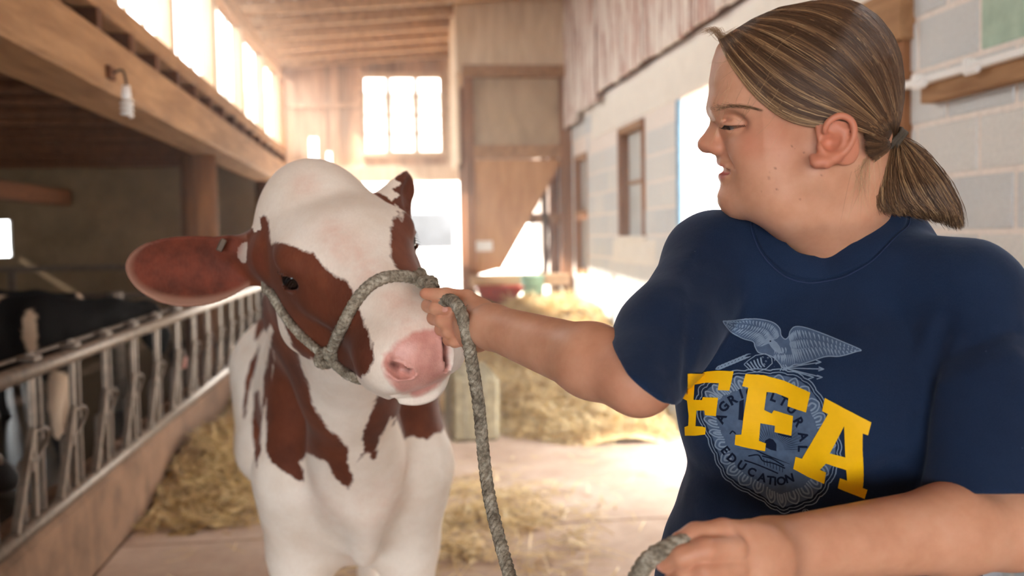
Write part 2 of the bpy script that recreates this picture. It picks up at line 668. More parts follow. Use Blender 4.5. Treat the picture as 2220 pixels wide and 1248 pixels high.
z0 = 1.401 - 7 * bh + 0.004
for r in range(13):
    z = z0 + (r + .5) * bh
    y = 1.85 + (0.5 * bw if r % 2 else 0) - 0.06
    while y < 12.0:
        a, b = y - bw / 2 + jt / 2, y + bw / 2 - jt / 2
        segs = [(a, b)]
        for o in openings:
            if z + bh / 2 > o[2] + .02 and z - bh / 2 < o[3] - .02:
                ns = []
                for s, e in segs:
                    if e <= o[0] or s >= o[1]:
                        ns.append((s, e))
                    else:
                        if s < o[0] - .05: ns.append((s, o[0]))
                        if e > o[1] + .05: ns.append((o[1], e))
                segs = ns
        for s, e in segs:
            if e - s > 0.05 and not (z > 2.3 and 3.6 < y < 9.6):
                gm = M['green_block'] if (abs(z - 2.10) < .1 and 2.75 < y < 3.12) else M['block']
                block_at((s + e) / 2, z, round(e - s, 2), bh - jt, gm)
        y += bw
# the pale lintel course above the doorway and the window
for a, b in ((3.6, 5.2), (5.2, 6.9), (6.9, 8.7), (8.7, 9.6)):
    box('lintel', (XR - .004, a + .006, 2.34), (XR + .15, b - .006, 2.66), M['lintel'], wr)
box('lintel', (XR - .01, 7.3, 1.17), (XR + .15, 8.7, 1.37), M['lintel'], wr)
# doorway frame in the right wall
dr = empty('door_1', (XR, 5.3, 0)); dr['kind'] = 'structure'
box('jamb', (XR - .005, 6.66, 0), (XR + .015, 6.74, 2.33), M['blue_paint'], dr)
box('jamb', (XR + .015, 6.66, 0), (XR + .2, 6.74, 2.33), M['white_paint'], dr)
box('jamb', (XR - .03, 3.62, 0), (XR + .2, 3.98, 2.32), M['timber_z'], dr)
box('header', (XR - .06, 3.6, 2.14), (XR + .2, 4.6, 2.34), M['timber'], dr)
box('light_stop_panel', (XR + .12, 3.9, 0.03), (XR + .17, 5.2, 2.3), M['white_paint'], dr)  # hidden panel added to cut doorway light on the floor
# window 1 in the right wall: wooden frame, two grey lights
w1 = empty('window_1', (XR, 8.0, 1.4)); w1['kind'] = 'structure'
box('window_frame', (XR - .02, 8.36, 1.385), (XR + .16, 8.44, 2.315), M['timber_z'], w1)
box('window_frame', (XR - .02, 7.6, 1.385), (XR + .16, 7.64, 2.315), M['timber_z'], w1)
box('window_frame', (XR - .02, 7.64, 2.26), (XR + .16, 8.36, 2.315), M['timber'], w1)
box('window_sill', (XR - .03, 7.56, 1.36), (XR + .16, 8.46, 1.40), M['lintel'], w1)
for k in range(5):
    box('shutter_board', (XR + .06, 7.642 + k * .1436, 1.40), (XR + .085, 7.78 + k * .1436, 2.26), M['grey_shutter'], w1)
box('rail', (XR + .04, 7.64, 1.83), (XR + .09, 8.36, 1.86), M['timber'], w1)
# window 2, half hidden by the chute
w2 = empty('window_2', (XR, 10.2, 1.0)); w2['kind'] = 'structure'
for a, b in ((9.85, 9.92), (10.48, 10.55)):
    box('window_frame', (XR, a, 1.0), (XR + .16, b, 2.25), M['timber_z'], w2)
for z in (1.0, 1.62, 2.19):
    box('window_frame', (XR, 9.92, z), (XR + .14, 10.48, z + .06), M['timber'], w2)
for z in (1.06, 1.68):
    box('pane', (XR + .07, 9.92, z), (XR + .075, 10.48, z + .52), M['grey_shutter'], w2, None, 0)

# upper siding boards over the block wall
ws = empty('wall_right_upper', (XR, 2, 2.7)); ws['kind'] = 'structure'
y = 2.2
while y < 11.2:
    w = rng.uniform(.14, .19)
    d = rng.uniform(-.012, .012)
    box('siding_board', (XR - .085 + d, y, 2.695 + rng.uniform(-.015, .015) - (0.06 if y > 8.9 else 0) - (.07 if y > 9.9 else 0)),
        (XR - .06 + d, y + w - .006, 5.2), M['siding'], ws, None, .002)
    y += w
box('siding_backing', (XR - .05, 2.2, 2.72), (XR + .1, YB, 5.2), M['plank_dark'], ws)

# back wall: vertical boards over an open barn door
wb = empty('wall_back', (0, YB, 0)); wb['kind'] = 'structure'
x = XL
k = 0
wx0, wx1, wz0, wz1 = -0.26, 0.76, 2.60, 3.60
while x < XR + .2:
    w = rng.uniform(.10, .16)
    lo = 2.28
    if x <= -1.0 < x + w: lo = 2.80; w = .11
    if x <= -0.74 < x + w: lo = 2.60; w = .06
    y0 = YB + rng.uniform(-.012, .012)
    if x + w > wx0 + .03 and x < wx1 - .03:
        box('board', (x, y0, lo), (x + w + .002, y0 + .025, wz0), M['barn_board'], wb, None, .002)
        box('board', (x, y0, wz1), (x + w + .002, y0 + .025, 4.25), M['barn_board'], wb, None, .002)
    else:
        box('board', (x, y0, lo), (x + w + .002 - (0.012 if rng.random() < .06 else 0), y0 + .025, 4.25), M['barn_board'], wb, None, .002)
    x += w
bar('door_header', (XL, YB - .07, 2.28), (XR, YB - .07, 2.30), .12, .22, M['pale_wood'], wb)
bar('nailing_rail', (XL, YB - .04, 3.22), (-.34, YB - .04, 3.24), .05, .06, M['barn_board'], wb)
bar('nailing_rail', (.84, YB - .04, 3.26), (XR, YB - .04, 3.28), .05, .06, M['barn_board'], wb)
bar('wall_post', (.88, YB - .07, 2.3), (.88, YB - .07, 4.1), .08, .08, M['pale_wood'], wb, up=(0, 1, 0))
bar('wall_post', (-.34, YB - .05, 2.3), (-.34, YB - .05, 4.1), .1, .05, M['barn_board'], wb, up=(0, 1, 0))
box('wall_post', (XL - .06, YB - .12, 0), (XL + .06, YB - .02, 4.0), M['timber_z'], wb)
# window 3 over the barn door: 3 columns x 4 rows of panes
w3 = empty('window_3', (0.25, YB, 2.6)); w3['kind'] = 'structure'
fr = M['pale_wood']
box('window_frame', (wx0 - .05, YB - .06, wz1), (wx1 + .05, YB + .03, wz1 + .07), fr, w3)
box('window_sill', (wx0 - .07, YB - .08, wz0 - .07), (wx1 + .07, YB + .03, wz0), fr, w3)
for a in (wx0 - .05, wx1):
    box('window_frame', (a, YB - .06, wz0), (a + .05, YB + .03, wz1), fr, w3)
for q in (.31, .68):
    a = wx0 + (wx1 - wx0) * q
    box('mullion', (a - .035, YB - .04, wz0), (a + .035, YB + .01, wz1), M['rafter'], w3)
for q in (.25, .5, .75):
    a = wz0 + (wz1 - wz0) * q
    box('glazing_bar', (wx0, YB - .02, a - .014), (wx1, YB + .0, a + .014), M['rafter'], w3)
ce = [wx0, wx0 + (wx1 - wx0) * .31, wx0 + (wx1 - wx0) * .68, wx1]
for i in range(3):
    for j in range(4):
        a = wz0 + (wz1 - wz0) * j / 4
        box('pane', (ce[i] + .02, YB - .002, a + .01), (ce[i + 1] - .02, YB + .002, a + .24), M['dimming_glass'], w3, None, 0)

# clerestory along the left: sill timbers, posts, glass, head rail
wl = empty('wall_left', (XL, 2, 2.1)); wl['kind'] = 'structure'
bar('long_beam', (XL - .04, 1.0, 2.27), (XL - .04, YB - .02, 2.27), .32, .27, M['timber'], wl, bevel=.02)
for y in np.arange(3.2, 13.6, .61):
    box('joist_end', (XL - .22, y - .05, 2.41), (XL + .06, y + .05, 2.545), M['joist'], wl)
bar('sill_timber', (XL, 1.0, 2.59), (XL, YB - .02, 2.59), .12, .11, M['timber'], wl)
bar('head_rail', (XL, 2.0, 3.36), (XL, YB - .02, 3.66), .12, .16, M['rafter'], wl)
for i, y in enumerate((2.6, 3.95, 5.37, 6.76, 8.35, 10.0, 11.7, 13.25)):
    box('window_post', (XL - .05, y - .07, 2.64), (XL + .05, y + .07, 3.34 + .025 * (y - 2)), M['pale_wood'], wl)
py_ = [2.6, 3.95, 5.37, 6.76, 8.35, 10.0, 11.7, 13.25]
for i in range(7):
    wn_ = empty('window_%d' % (i + 4), (XL, (py_[i] + py_[i + 1]) / 2, 2.64)); wn_['kind'] = 'structure'
    a, b = py_[i] + .06, py_[i + 1] - .06
    box('pane', (XL - .03, a, 2.65), (XL - .026, b, 3.36 + .025 * (a - 2)), M['dimming_glass'], wn_, None, 0)
    for q in (.36, .7):
        box('glazing_bar', (XL - .04, a + (b - a) * q - .006, 2.65), (XL - .02, a + (b - a) * q + .006, 3.34 + .025 * (a - 2)), M['pale_wood'], wn_, None, 0)

# roof: rafters across, boards above with gaps
rf = empty('ceiling', (0, 6, 3.7)); rf['kind'] = 'structure'
zr = lambda X, Y: 3.47 + .024 * (Y - 2) + .075 * (X - XL)
for y in np.arange(2.2, 13.9, .72):
    y = float(y)
    bar('rafter', (XL - .1, y, zr(XL - .1, y)), (XR - .1, y, zr(XR - .1, y)), .07, .12, M['rafter'], rf)
x = XL - .1
while x < XR - .1:
    w = rng.uniform(.16, .24)
    yy = 1.9
    while yy < 13.9:
        L = min(rng.uniform(2.0, 3.6), 13.95 - yy)
        if L < .3: break
        bar('roof_board', (x + w / 2, yy, zr(x + w / 2, yy) + .075), (x + w / 2, yy + L - .01, zr(x + w / 2, yy + L) + .075), w - rng.choice([.004, .006, .03]), .022, M['roof_board'], rf)
        yy += L + (0.12 if rng.random() < .3 else 0)
    x += w

bm = bmesh.new()
q_ = [(XL - .25, 1.7), (XR + .1, 1.7), (XR + .1, 14.05), (XL - .25, 14.05)]
lo_ = [bm.verts.new((a, b, zr(a, b) + .10)) for a, b in q_]; up_ = [bm.verts.new((a, b, zr(a, b) + .12)) for a, b in q_]
bm.faces.new(lo_[::-1]); bm.faces.new(up_)
for i in range(4): bm.faces.new((lo_[i], lo_[(i + 1) % 4], up_[(i + 1) % 4], up_[i]))
me = bpy.data.meshes.new('sun_block_sheet'); bm.to_mesh(me); bm.free()
link('sun_block_sheet', me, M['white_paint'], rf)  # white sheet added over the gaps: stops sun, stands in for daylight specks

# the low lean-to over the cow pen
lc = empty('ceiling_lean_to', (-4, 6, 2.5)); lc['kind'] = 'structure'
for y in np.arange(0.76, 13.6, .61):
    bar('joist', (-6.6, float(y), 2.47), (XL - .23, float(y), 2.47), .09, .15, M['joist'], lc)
x = -6.6
while x < XL - .1:
    w = rng.uniform(.17, .24)
    for a, b in ((-9, .5), (0.5, 5.1), (5.1, 9.4), (9.4, 13.6)):
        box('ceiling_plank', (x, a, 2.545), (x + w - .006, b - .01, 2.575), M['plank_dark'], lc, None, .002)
    x += w
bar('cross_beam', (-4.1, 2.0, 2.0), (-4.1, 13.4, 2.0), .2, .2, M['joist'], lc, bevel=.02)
wp = empty('wall_pen', (-4, 13.6, 0)); wp['kind'] = 'structure'
wy = 13.6
pa, pb = onY(-20, 478, wy), onY(28, 556, wy)
for (a, b, c_, d) in ((-6.6, pa[0], 0, 2.55), (pb[0], XL, 0, 2.55), (pa[0], pb[0], 0, pb[2]), (pa[0], pb[0], pa[2], 2.55)):
    box('wall_section', (a, wy, c_), (b, wy + .2, d), M['tan_wall'], wp, None, 0)
w11 = empty('window_11', ((pa[0] + pb[0]) / 2, wy, pb[2])); w11['kind'] = 'structure'
box('pane', (pa[0], wy + .1, pb[2]), (pb[0], wy + .104, pa[2]), M['glass'], w11, None, 0)
box('window_frame', (pb[0] - .03, wy - .01, pb[2]), (pb[0], wy + .12, pa[2]), M['white_paint'], w11)
wf = box('wall_far_left', (-6.8, -9, 0), (-6.6, 13.8, 2.5), M['tan_wall'], None, 'structure', 0)

# outside, across the yard
hb = empty('building', (3, 27, 0))
tag(hb, 'white building with a grey window across the bright yard behind the barn door', 'building')
box('wall', (-8, 27, -.03), (14, 31, 5.0), M['white_paint'], hb)
a, b = onY(888, 462, 26.98), onY(984, 537, 26.98)
box('window', (a[0], 26.94, b[2]), (b[0], 27.02, a[2]), plain('dim_window', srgb(62, 64, 68), 0.6, var=.35, scale=1.2, bump=0), hb)
box('window_trim', (a[0] - .12, 26.93, b[2] - .1), (b[0] + .12, 27.0, b[2]), M['lintel'], hb)
box('roof', (-8.4, 26.6, 5.0), (14.4, 31.4, 5.25), M['grey_shutter'], hb)

# unseen barn behind the camera; end wall and roof shaped to limit front fill
box('ceiling_front', (XL - .1, -9, 3.5), (XR + .2, 2.0, 3.6), M['roof_board'], None, 'structure', 0)
wq = empty('wall_fill_limit', (0, -9, 0)); wq['kind'] = 'structure'
box('wall_section', (1.1, -9.2, 0), (XR + .2, -9, 3.5), M['barn_board'], wq, None, 0)
box('wall_section', (XL - .1, -9.2, 2.6), (1.1, -9, 3.5), M['barn_board'], wq, None, 0)
box('wall_right_front', (XR, -9, 0), (XR + .2, 1.7, 3.5), M['lintel'], None, 'structure', 0)
box('wall_left_sun_block', (XL - .08, -9, 2.1), (XL - .02, 2.5, 3.5), M['barn_board'], None, 'structure', 0)  # unseen board added to keep the sun off the foreground
# ================================================================== THE RED AND WHITE COW
CS = 0.95
CT = np.array([-0.0611, 1.5677, 1.4024])                 # between the eyes
CB = np.array([[-0.9119154, 0.4008936, -0.0877190], [-0.2991354, -0.7956886, -0.5266855], [-0.2809418, -0.4540528, 0.8455222]])


def H2W(q):
    """Cow-head coordinates (x to its right, y to the muzzle, z out of the forehead) to the scene."""
    return CT + CS * (np.asarray(q, float) @ CB.T)


def sabs(x, k):
    return np.sqrt(x * x + k * k)


def ax(a, b, up):
    """Columns: along a->b, across, up-ish."""
    a, b = np.asarray(a, float), np.asarray(b, float)
    x = (b - a) / np.linalg.norm(b - a)
    z = np.asarray(up, float); z = z - x * (z @ x); z /= np.linalg.norm(z)
    return np.stack([x, np.cross(z, x), z], 1)


NOSTRILS, MOUTH = [], None


def cow_head(q):
    """Distance in head coordinates, symmetric in x."""
    x = sabs(q[:, 0], 0.006)
    p = np.stack([x, q[:, 1], q[:, 2]], 1)
    d = ell(p, (0, -.075, -.045), (.112, .155, .10))                        # cranium
    d = smin(d, ell(p, (0, -.165, .0), (.085, .085, .085)), .05)            # poll
    d = smin(d, ell(p, (.05, -.02, .012), (.05, .09, .035)), .04)            # brow plate
    d = smin(d, cone(p, (0, .0, .0), (0, .235, -.03), .066, .046), .05)     # bridge of the nose
    d = smin(d, cone(p, (.032, .02, -.03), (.034, .22, -.055), .055, .036), .04)
    d = smin(d, ell(p, (.0, .236, -.052), (.067, .058, .053)), .03)         # muzzle
    d = smin(d, ell(p, (.046, .222, -.060), (.040, .056, .050)), .022)
    d = smin(d, ell(p, (0, .202, -.117), (.058, .078, .027)), .02)            # lower lip and chin
    d = smin(d, cone(p, (.072, -.06, -.165), (.034, .17, -.108), .048, .032), .05)   # jaw
    d = smin(d, ell(p, (.050, -.045, -.095), (.056, .11, .115)), .045)          # cheek
    d = smin(d, ell(p, (.088, -.005, .014), (.03, .04, .022)), .02)          # brow over the eye
    d = smin(d, ell(p, (.078, .04, -.044), (.020, .06, .02)), .022)          # cheek bone
    d = smax(d, -ell(p, (.112, .006, -.014), (.024, .029, .0185)), .006)      # eye opening
    lid = np.abs(ell(p, (.097, .005, -.014), (.0255, .0255, .0245))) - .002
    d = smin(d, np.maximum(lid, .0125 - np.abs(p[:, 2] + .014 - .12 * (p[:, 1] - .005))), .004)
    for sg, hole, groove in NOSTRILS:
        pts, rad = hole
        nost = chain(q, pts, rad, .004)
        d = smin(d, smax(nost - .0035, -(nost - .001), .003), .008)
        d = smax(d, -nost, .006)
        d = smax(d, -chain(q, *groove), .007)
    if MOUTH is not None:
        d = smax(d, -chain(q, MOUTH, [.003, .0042, .0048, .0048, .004]), .006)
    # mouth line
    m = chain(p, [(0, .305, -.099), (.035, .288, -.099), (.062, .24, -.096), (.072, .17, -.088)], [.004, .004, .004, .002])
    d = smax(d, -m, .008)
    d = d + .0012 * np.sin(p[:, 1] * 95 + 8 * p[:, 0]) * np.exp(-((p[:, 1] - .06) / .05) ** 2) * 0.5
    return d


# the rest of the animal, in scene coordinates
cback = np.array([-.115, 1.0, 0.0]); cback /= np.linalg.norm(cback)
cside = np.array([cback[1], -cback[0], 0.0])              # to picture right
chest = P(774, 930, 2.28); chest[2] = 0
ST = np.array([[-.06, .94, .08, .12], [.04, .92, .14, .24], [.2, .93, .165, .33], [.42, .95, .19, .335], [.8, .965, .245, .315], [1.15, .98, .24, .30],
               [1.45, 1.02, .22, .26], [1.68, 1.04, .14, .17]])
ear_base = P(572, 562, 1.66); ear_tip = P(298, 580, 1.60)
EB = ax(ear_base, ear_tip, (0, 0, 1))
EB[:, 1] = np.cross(EB[:, 2], EB[:, 0])
if EB[:, 1] @ (CAM - ear_base) < 0:
    EB[:, 1] *= -1                                         # faces the camera
lear_base = P(848, 470, 1.74); lear_tip = P(881, 374, 1.78)
nk = [H2W((0, -.15, -.07)), H2W((0, -.2, -.10)) * .4 + (chest + [0, 0, 1.18]) * .6 + cback * .02, chest + cback * .32 + np.array([0, 0, 1.12])]


def L(s, side, z):
    return chest + cback * s + cside * side + np.array([0, 0, z])


def cow_body(p):
    s = (p - chest) @ cback
    w = (p - chest) @ cside
    z = p[:, 2]
    zc, hw, hh = (np.interp(s, ST[:, 0], ST[:, i]) for i in (1, 2, 3))
    d = (np.sqrt((w / hw) ** 2 + ((z - zc) / hh) ** 2) - 1) * np.minimum(hw, hh) * .8
    d = smax(d, np.maximum(-.09 - s, s - 1.72), .06)
    # neck, deeper than wide
    d = smin(d, chain(p, nk, [.10, .145, .19], .05), .09)
    d = smin(d, chain(p, [H2W((0, -.06, -.15)), H2W((0, -.1, -.2)) * .45 + L(.03, 0, .98) * .55, L(.0, 0, .86)], [.06, .095, .10], .05), .07)
    # dewlap ridge down to the brisket
    d = smin(d, chain(p, [H2W((0, -.05, -.19)), L(-.07, 0.0, 1.0), L(-.075, .012, .80), L(.0, .012, .69)], [.02, .018, .022, .026], .0), .05)
    for sg in (-1, 1):
        d = smin(d, ell(p, L(.16, sg * .128, .95), (.088, .16, .22), np.stack([cside, cback, [0, 0, 1]], 1)), .07)      # shoulder
        d = smin(d, chain(p, [L(.10, sg * .14, .86), L(.17, sg * .135, .66), L(.13, sg * .128, .42)], [.098, .070, .052], .04), .06)
        d = smin(d, chain(p, [L(.13, sg * .125, .42), L(.14, sg * .122, .16), L(.11, sg * .122, .08)], [.05, .034, .04], .02), .02)
        d = smin(d, cone(p, L(.10, sg * .122, .07), L(.07, sg * .122, .02), .045, .06), .015)
        # hind leg: thigh, stifle forward, hock back, shank
        d = smin(d, chain(p, [L(1.45, sg * .17, .95), L(1.25, sg * .18, .70), L(1.58, sg * .15, .47)], [.17, .13, .06], .05), .08)
        d = smin(d, chain(p, [L(1.58, sg * .15, .47), L(1.52, sg * .15, .14), L(1.47, sg * .15, .07)], [.052, .038, .042], .02), .02)
        d = smin(d, cone(p, L(1.47, sg * .15, .07), L(1.43, sg * .15, .02), .045, .06), .015)
    d = smin(d, chain(p, [L(1.66, 0, 1.16), L(1.78, 0, .95), L(1.78, 0, .55)], [.04, .025, .03], .02), .03)
    d = smax(d, -z, .01)
    return d


def cow_ears(p):
    # right ear: a wide cupped leaf facing the camera
    c = ear_base + EB[:, 0] * .105
    q = (p - c) @ EB
    u = np.clip(q[:, 0] / .112, -1, 1)
    hw = .057 * (1 - u * u + 1e-6) ** .55 * (1.0 + .15 * u) + .001
    zc = -.012 * (1 - u * u)
    bend = q[:, 1] + .020 - 5.5 * (q[:, 2] - zc) ** 2 - .9 * (u * .115) ** 2
    edge = np.maximum(np.abs(q[:, 2] - zc) - hw, np.abs(q[:, 0]) - .1125)
    d = smax(np.abs(bend) * .75 - .0035, edge * .6, .005)
    d = smin(d, chain(p, [H2W((.088, -.115, -.045)), ear_base + EB[:, 2] * .004 - EB[:, 1] * .01, ear_base + EB[:, 0] * .05 + EB[:, 2] * .024 - EB[:, 1] * .014], [.042, .032, .014], .02), .022)
    # left ear: edge-on, pricked up
    LB = ax(lear_base, lear_tip, UY * .2 + RX)
    c2 = (lear_base + lear_tip) / 2
    q2 = (p - c2) @ LB
    v = q2[:, 0] / .062
    ln = lear_tip - lear_base
    e2 = chain((p - c2) @ LB / np.array([1, 1, .62], np.float32), [((z - c2) @ LB) / [1, 1, .62] for z in (lear_base - ln * .35, lear_base + ln * .22 - RX * .004, lear_base + ln * .62 + RX * .004, lear_tip)], [.032, .041, .028, .0025], .02) * .7
    e2 = smax(e2, -ell(p, lear_base + ln * .45 + RX * .022 - FZ * .020, (.046, .022, .016), LB), .006)
    d = np.minimum(d, e2)
    d = smin(d, cone(p, H2W((-.085, -.125, -.045)), lear_base, .045, .03), .03)
    return d


def cow_f(p):
    dh = near(p, CT, .40, lambda z: cow_head(((z - CT) @ CB) / CS) * CS)
    d = smin(dh, near(p, CT, .46, cow_ears), .014)
    return smin(d, cow_body(p), .05)


def march(f, px, py, t0=1.2):
    """March along a sight line to a modelled surface."""
    v = ray(px, py); d = t0
    for _ in range(70):
        d += float(f((CAM + d * v)[None].astype(np.float32))[0]) * .7
    return CAM + d * v


def W2H(P_):
    return ((np.asarray(P_) - CT) @ CB) / CS


def nost_pts(pxs, push):
    return [W2H(march(cow_f, *a) + FZ * b) for a, b in zip(pxs, push)]


NOSTRILS = [(1, (nost_pts([(852, 795), (868, 803), (887, 806)], [.002, .004, .003]), [.0075, .0105, .0078]), (nost_pts([(842, 766), (839, 783), (845, 796), (860, 801)], [0, 0, 0, 0]), [.003, .005, .0062, .007])),
            (-1, (nost_pts([(962, 742), (967, 768), (968, 795)], [.001, .002, .001]), [.0060, .0082, .0065]), (nost_pts([(962, 728), (966, 745), (972, 790)], [0, 0, 0]), [.003, .004, .004]))]
MOUTH = nost_pts([(782, 846), (812, 862), (856, 869), (905, 867), (944, 853)], [0] * 5)
hl, hh_ = CT + np.array([-.46, -.34, -.36]), CT + np.array([.36, .34, .26])
V, F = region_surface(cow_f, [((-.95, 1.85, -.03), (.75, 4.4, 1.62), .011, [1]), (hl, hh_, .0034, [])])
cow_me = mesh_np('cow', V, F)


# --- coat chart: patches drawn on planes fixed to the animal
def chart(V, centre, axis, u, v):
    q = V - centre
    return np.stack([q @ u, q @ v], 1)


def px_poly(pts, d):
    """Polygon drawn on the photo, laid on a plane at distance d (the plane of the chart)."""
    return np.array([P(x, y, d) for x, y in pts])


def patch(V, pts, d, soft=None):
    W = px_poly(pts, d)
    c = W.mean(0)
    n = c - CAM; n /= np.linalg.norm(n)
    u = np.cross(n, (0, 0, 1)); u /= np.linalg.norm(u); v = np.cross(u, n)
    return poly_sd(chart(V, c, n, u, v), chart(W, c, n, u, v))


N = np.zeros(len(V) * 3, np.float32); cow_me.vertices.foreach_get('normal', N); N = N.reshape(-1, 3)
HQ = ((V - CT) @ CB) / CS
is_head = (np.linalg.norm(V - CT, axis=1) < .42) & (cow_head(HQ) < .005)
earw = call(cow_ears, V)
face_r = [(588, 528), (610, 530), (640, 540), (679, 556), (708, 590), (737, 606), (756, 628), (766, 657), (775, 686), (790, 729), (793, 763), (780, 792),
          (766, 806), (745, 795), (727, 808), (703, 799), (674, 777), (665, 796), (650, 775), (636, 758), (615, 700), (590, 650), (540, 640), (510, 560), (520, 470), (575, 462), (584, 500)]
face_l = [(862, 462), (854, 480), (849, 505), (847, 532), (851, 556), (859, 572), (868, 580), (882, 604), (930, 600), (930, 440), (874, 462), (872, 478)]
body_a = [(560, 640), (640, 760), (650, 800), (668, 847), (676, 885), (705, 928), (731, 949), (750, 970), (747, 997), (761, 1035), (753, 1056), (718, 1024), (710, 997),
          (694, 992), (665, 979), (651, 1003), (659, 1019), (657, 1048), (608, 1019), (582, 997), (576, 976), (576, 901), (587, 805), (600, 740), (578, 705)]
body_b = [(822, 870), (801, 922), (790, 949), (796, 965), (777, 1003), (801, 976), (817, 1000), (822, 960), (828, 944), (840, 925), (849, 901), (853, 930), (858, 905),
          (865, 922), (876, 954), (892, 945), (908, 949), (929, 954), (945, 940), (966, 938), (1000, 860), (860, 820)]
streaks = [[(560, 842), (566, 901), (563, 976), (549, 971), (547, 901), (552, 847)], [(540, 780), (530, 850), (528, 895), (537, 860), (556, 790), (566, 740)],
           [(585, 640), (560, 700), (556, 740), (575, 715), (600, 660)], [(585, 760), (572, 830), (570, 880), (580, 850), (594, 780)], [(612, 690), (590, 740), (580, 780), (602, 740)], [(575, 640), (556, 690), (546, 750), (557, 745), (570, 700), (592, 655)], [(536, 800), (526, 870), (527, 930), (533, 900), (541, 840)],
           [(572, 820), (578, 900), (585, 960), (590, 900), (588, 820)], [(545, 900), (548, 960), (556, 1000), (560, 960), (556, 900)], [(600, 640), (596, 668), (610, 690), (625, 650)]]
head_sd = np.minimum(patch(V, face_r, 1.55), patch(V, face_l, 1.62))
body_sd = np.minimum(patch(V, body_a, 2.22), patch(V, body_b, 2.2))
for st_ in streaks:
    body_sd = np.minimum(body_sd, patch(V, st_, 2.75))
back_side = ((V - chest) @ cback > .55)
# unseen far flank and rump carry large red patches too
rump = np.minimum(ell(V, L(1.35, .25, 1.1), (.3, .35, .3)), ell(V, L(.75, .35, 1.15), (.25, .28, .22)))
legp = np.minimum(ell(V, L(1.55, -.15, .45), (.14, .14, .2)), ell(V, L(1.5, .15, .52), (.16, .14, .24)))
body_sd = np.where(back_side, np.minimum(np.minimum(rump, legp), body_sd), body_sd)
front_body = N @ (CAM - np.array([0, 1.0, 0])) * 0 + 1
coat = np.where(is_head, head_sd, body_sd)
coat = np.where(earw < .012, np.minimum(coat, -.01), coat)
lear = np.linalg.norm(V - (lear_base * .62 + lear_tip * .38), axis=1)
coat = np.where((lear < .062) & (earw < .02) & ((V - lear_base) @ RX < .012 + .006 * np.sin(V[:, 2] * 300)), .01, coat)
wear = np.linalg.norm(V - P(540, 548, 1.64), axis=1)
coat = np.where(wear < .020, .004, coat)
set_attr(cow_me, 'coat', coat)
pad = [(830, 790), (833, 768), (850, 752), (871, 737), (895, 722), (919, 713), (945, 714), (962, 722), (974, 763), (976, 806), (950, 842), (900, 862), (862, 848), (838, 815)]
nose_sd = patch(V, pad, 1.38)
nose_sd = np.where(HQ[:, 1] > .20, nose_sd, .05)
set_attr(cow_me, 'nose', nose_sd)
bl = np.zeros(len(V))
for (x, y, d, r) in ((662, 398, 1.63, .024), (722, 505, 1.55, .03), (762, 545, 1.5, .034), (795, 585, 1.48, .03), (868, 650, 1.42, .036), (880, 700, 1.4, .03), (735, 520, 1.57, .03)):
    bl = np.maximum(bl, np.exp(-((np.linalg.norm(V - march(cow_f, x, y), axis=1) / r) ** 2)))
for (x, y, d, r) in ((700, 1090, 2.2, .07), (840, 1090, 2.2, .09), (880, 1010, 2.2, .06)):
    bl = np.maximum(bl, .5 * np.exp(-((np.linalg.norm(V - march(cow_f, x, y), axis=1) / r) ** 2)))
set_attr(cow_me, 'skin_show', bl)
nd = np.full(len(V), 1.0)
for sg, hole, groove in NOSTRILS:
    pts, rad = hole
    nd = np.minimum(nd, chain(HQ, np.array(pts) + [0, -.0035, 0], list(np.array(rad) * .80)))
set_attr(cow_me, 'nostril', np.clip(.5 - nd / .003, 0, 1) * is_head)
inner = np.where((np.linalg.norm(V - (ear_base + EB[:, 0] * .1), axis=1) < .16) & (earw < .01), np.clip(N @ EB[:, 1], 0, 1), 0)
q_ = (V - (ear_base + EB[:, 0] * .105)) @ EB
rim = np.clip((np.sqrt((q_[:, 0] / .113) ** 2 + (q_[:, 2] / .060) ** 2) - .86) / .14, 0, 1)
set_attr(cow_me, 'ear_in', inner * (1 - rim))
set_attr(cow_me, 'ear_rim', np.where(earw < .01, rim * inner, 0) * (q_[:, 0] > -.08))
hoof = np.where(V[:, 2] < .06, .03 - V[:, 2], -.03)
set_attr(cow_me, 'hoof', hoof)

t = NT('red_and_white_coat')
pos = t.geo()
jag = t.noise(pos, 70, 3, 0.7)
jag2 = t.noise(t.geo((1, 1, .35)), 60, 2, 0.6)
a = t.attr('coat').outputs['Fac']
e = t.math('ADD', a, t.math('MULTIPLY_ADD', jag, .009, -.0045))
e = t.math('ADD', e, t.math('MULTIPLY_ADD', jag2, .012, -.006))
brown = t.ramp(t.math('MULTIPLY_ADD', e, -220.0, .5), [(0.0, (0, 0, 0)), (1.0, (1, 1, 1))])
hair = t.noise(t.geo((1, 1, .25)), 330, 3, 0.6)
big = t.noise(pos, 9, 4, 0.6)
white = t.ramp(big, [(0.3, srgb(238, 224, 208)), (0.6, srgb(250, 241, 229))])
white = t.mix(t.math('MULTIPLY', t.math('MULTIPLY', t.attr('skin_show').outputs['Fac'], t.math('MULTIPLY_ADD', t.noise(pos, 38, 3, .6), 1.6, -.25)), .5), white, srgb(222, 150, 122))
red = t.ramp(big, [(0.3, srgb(84, 41, 27)), (0.55, srgb(108, 56, 36)), (0.75, srgb(130, 72, 46))])
c = t.mix(brown, white, red)
c = t.mix(t.attr('ear_in').outputs['Fac'], c, t.ramp(t.noise(pos, 26, 4, .6), [(0.35, srgb(88, 42, 30)), (0.65, srgb(122, 58, 40))]))
c = t.mix(t.math('MULTIPLY', t.attr('ear_rim').outputs['Fac'], .6), c, srgb(190, 150, 130))
c = t.mix(t.ramp(t.math('MULTIPLY_ADD', t.attr('hoof').outputs['Fac'], 60.0, .5), [(0, (0, 0, 0)), (1, (1, 1, 1))]), c, srgb(70, 58, 48))
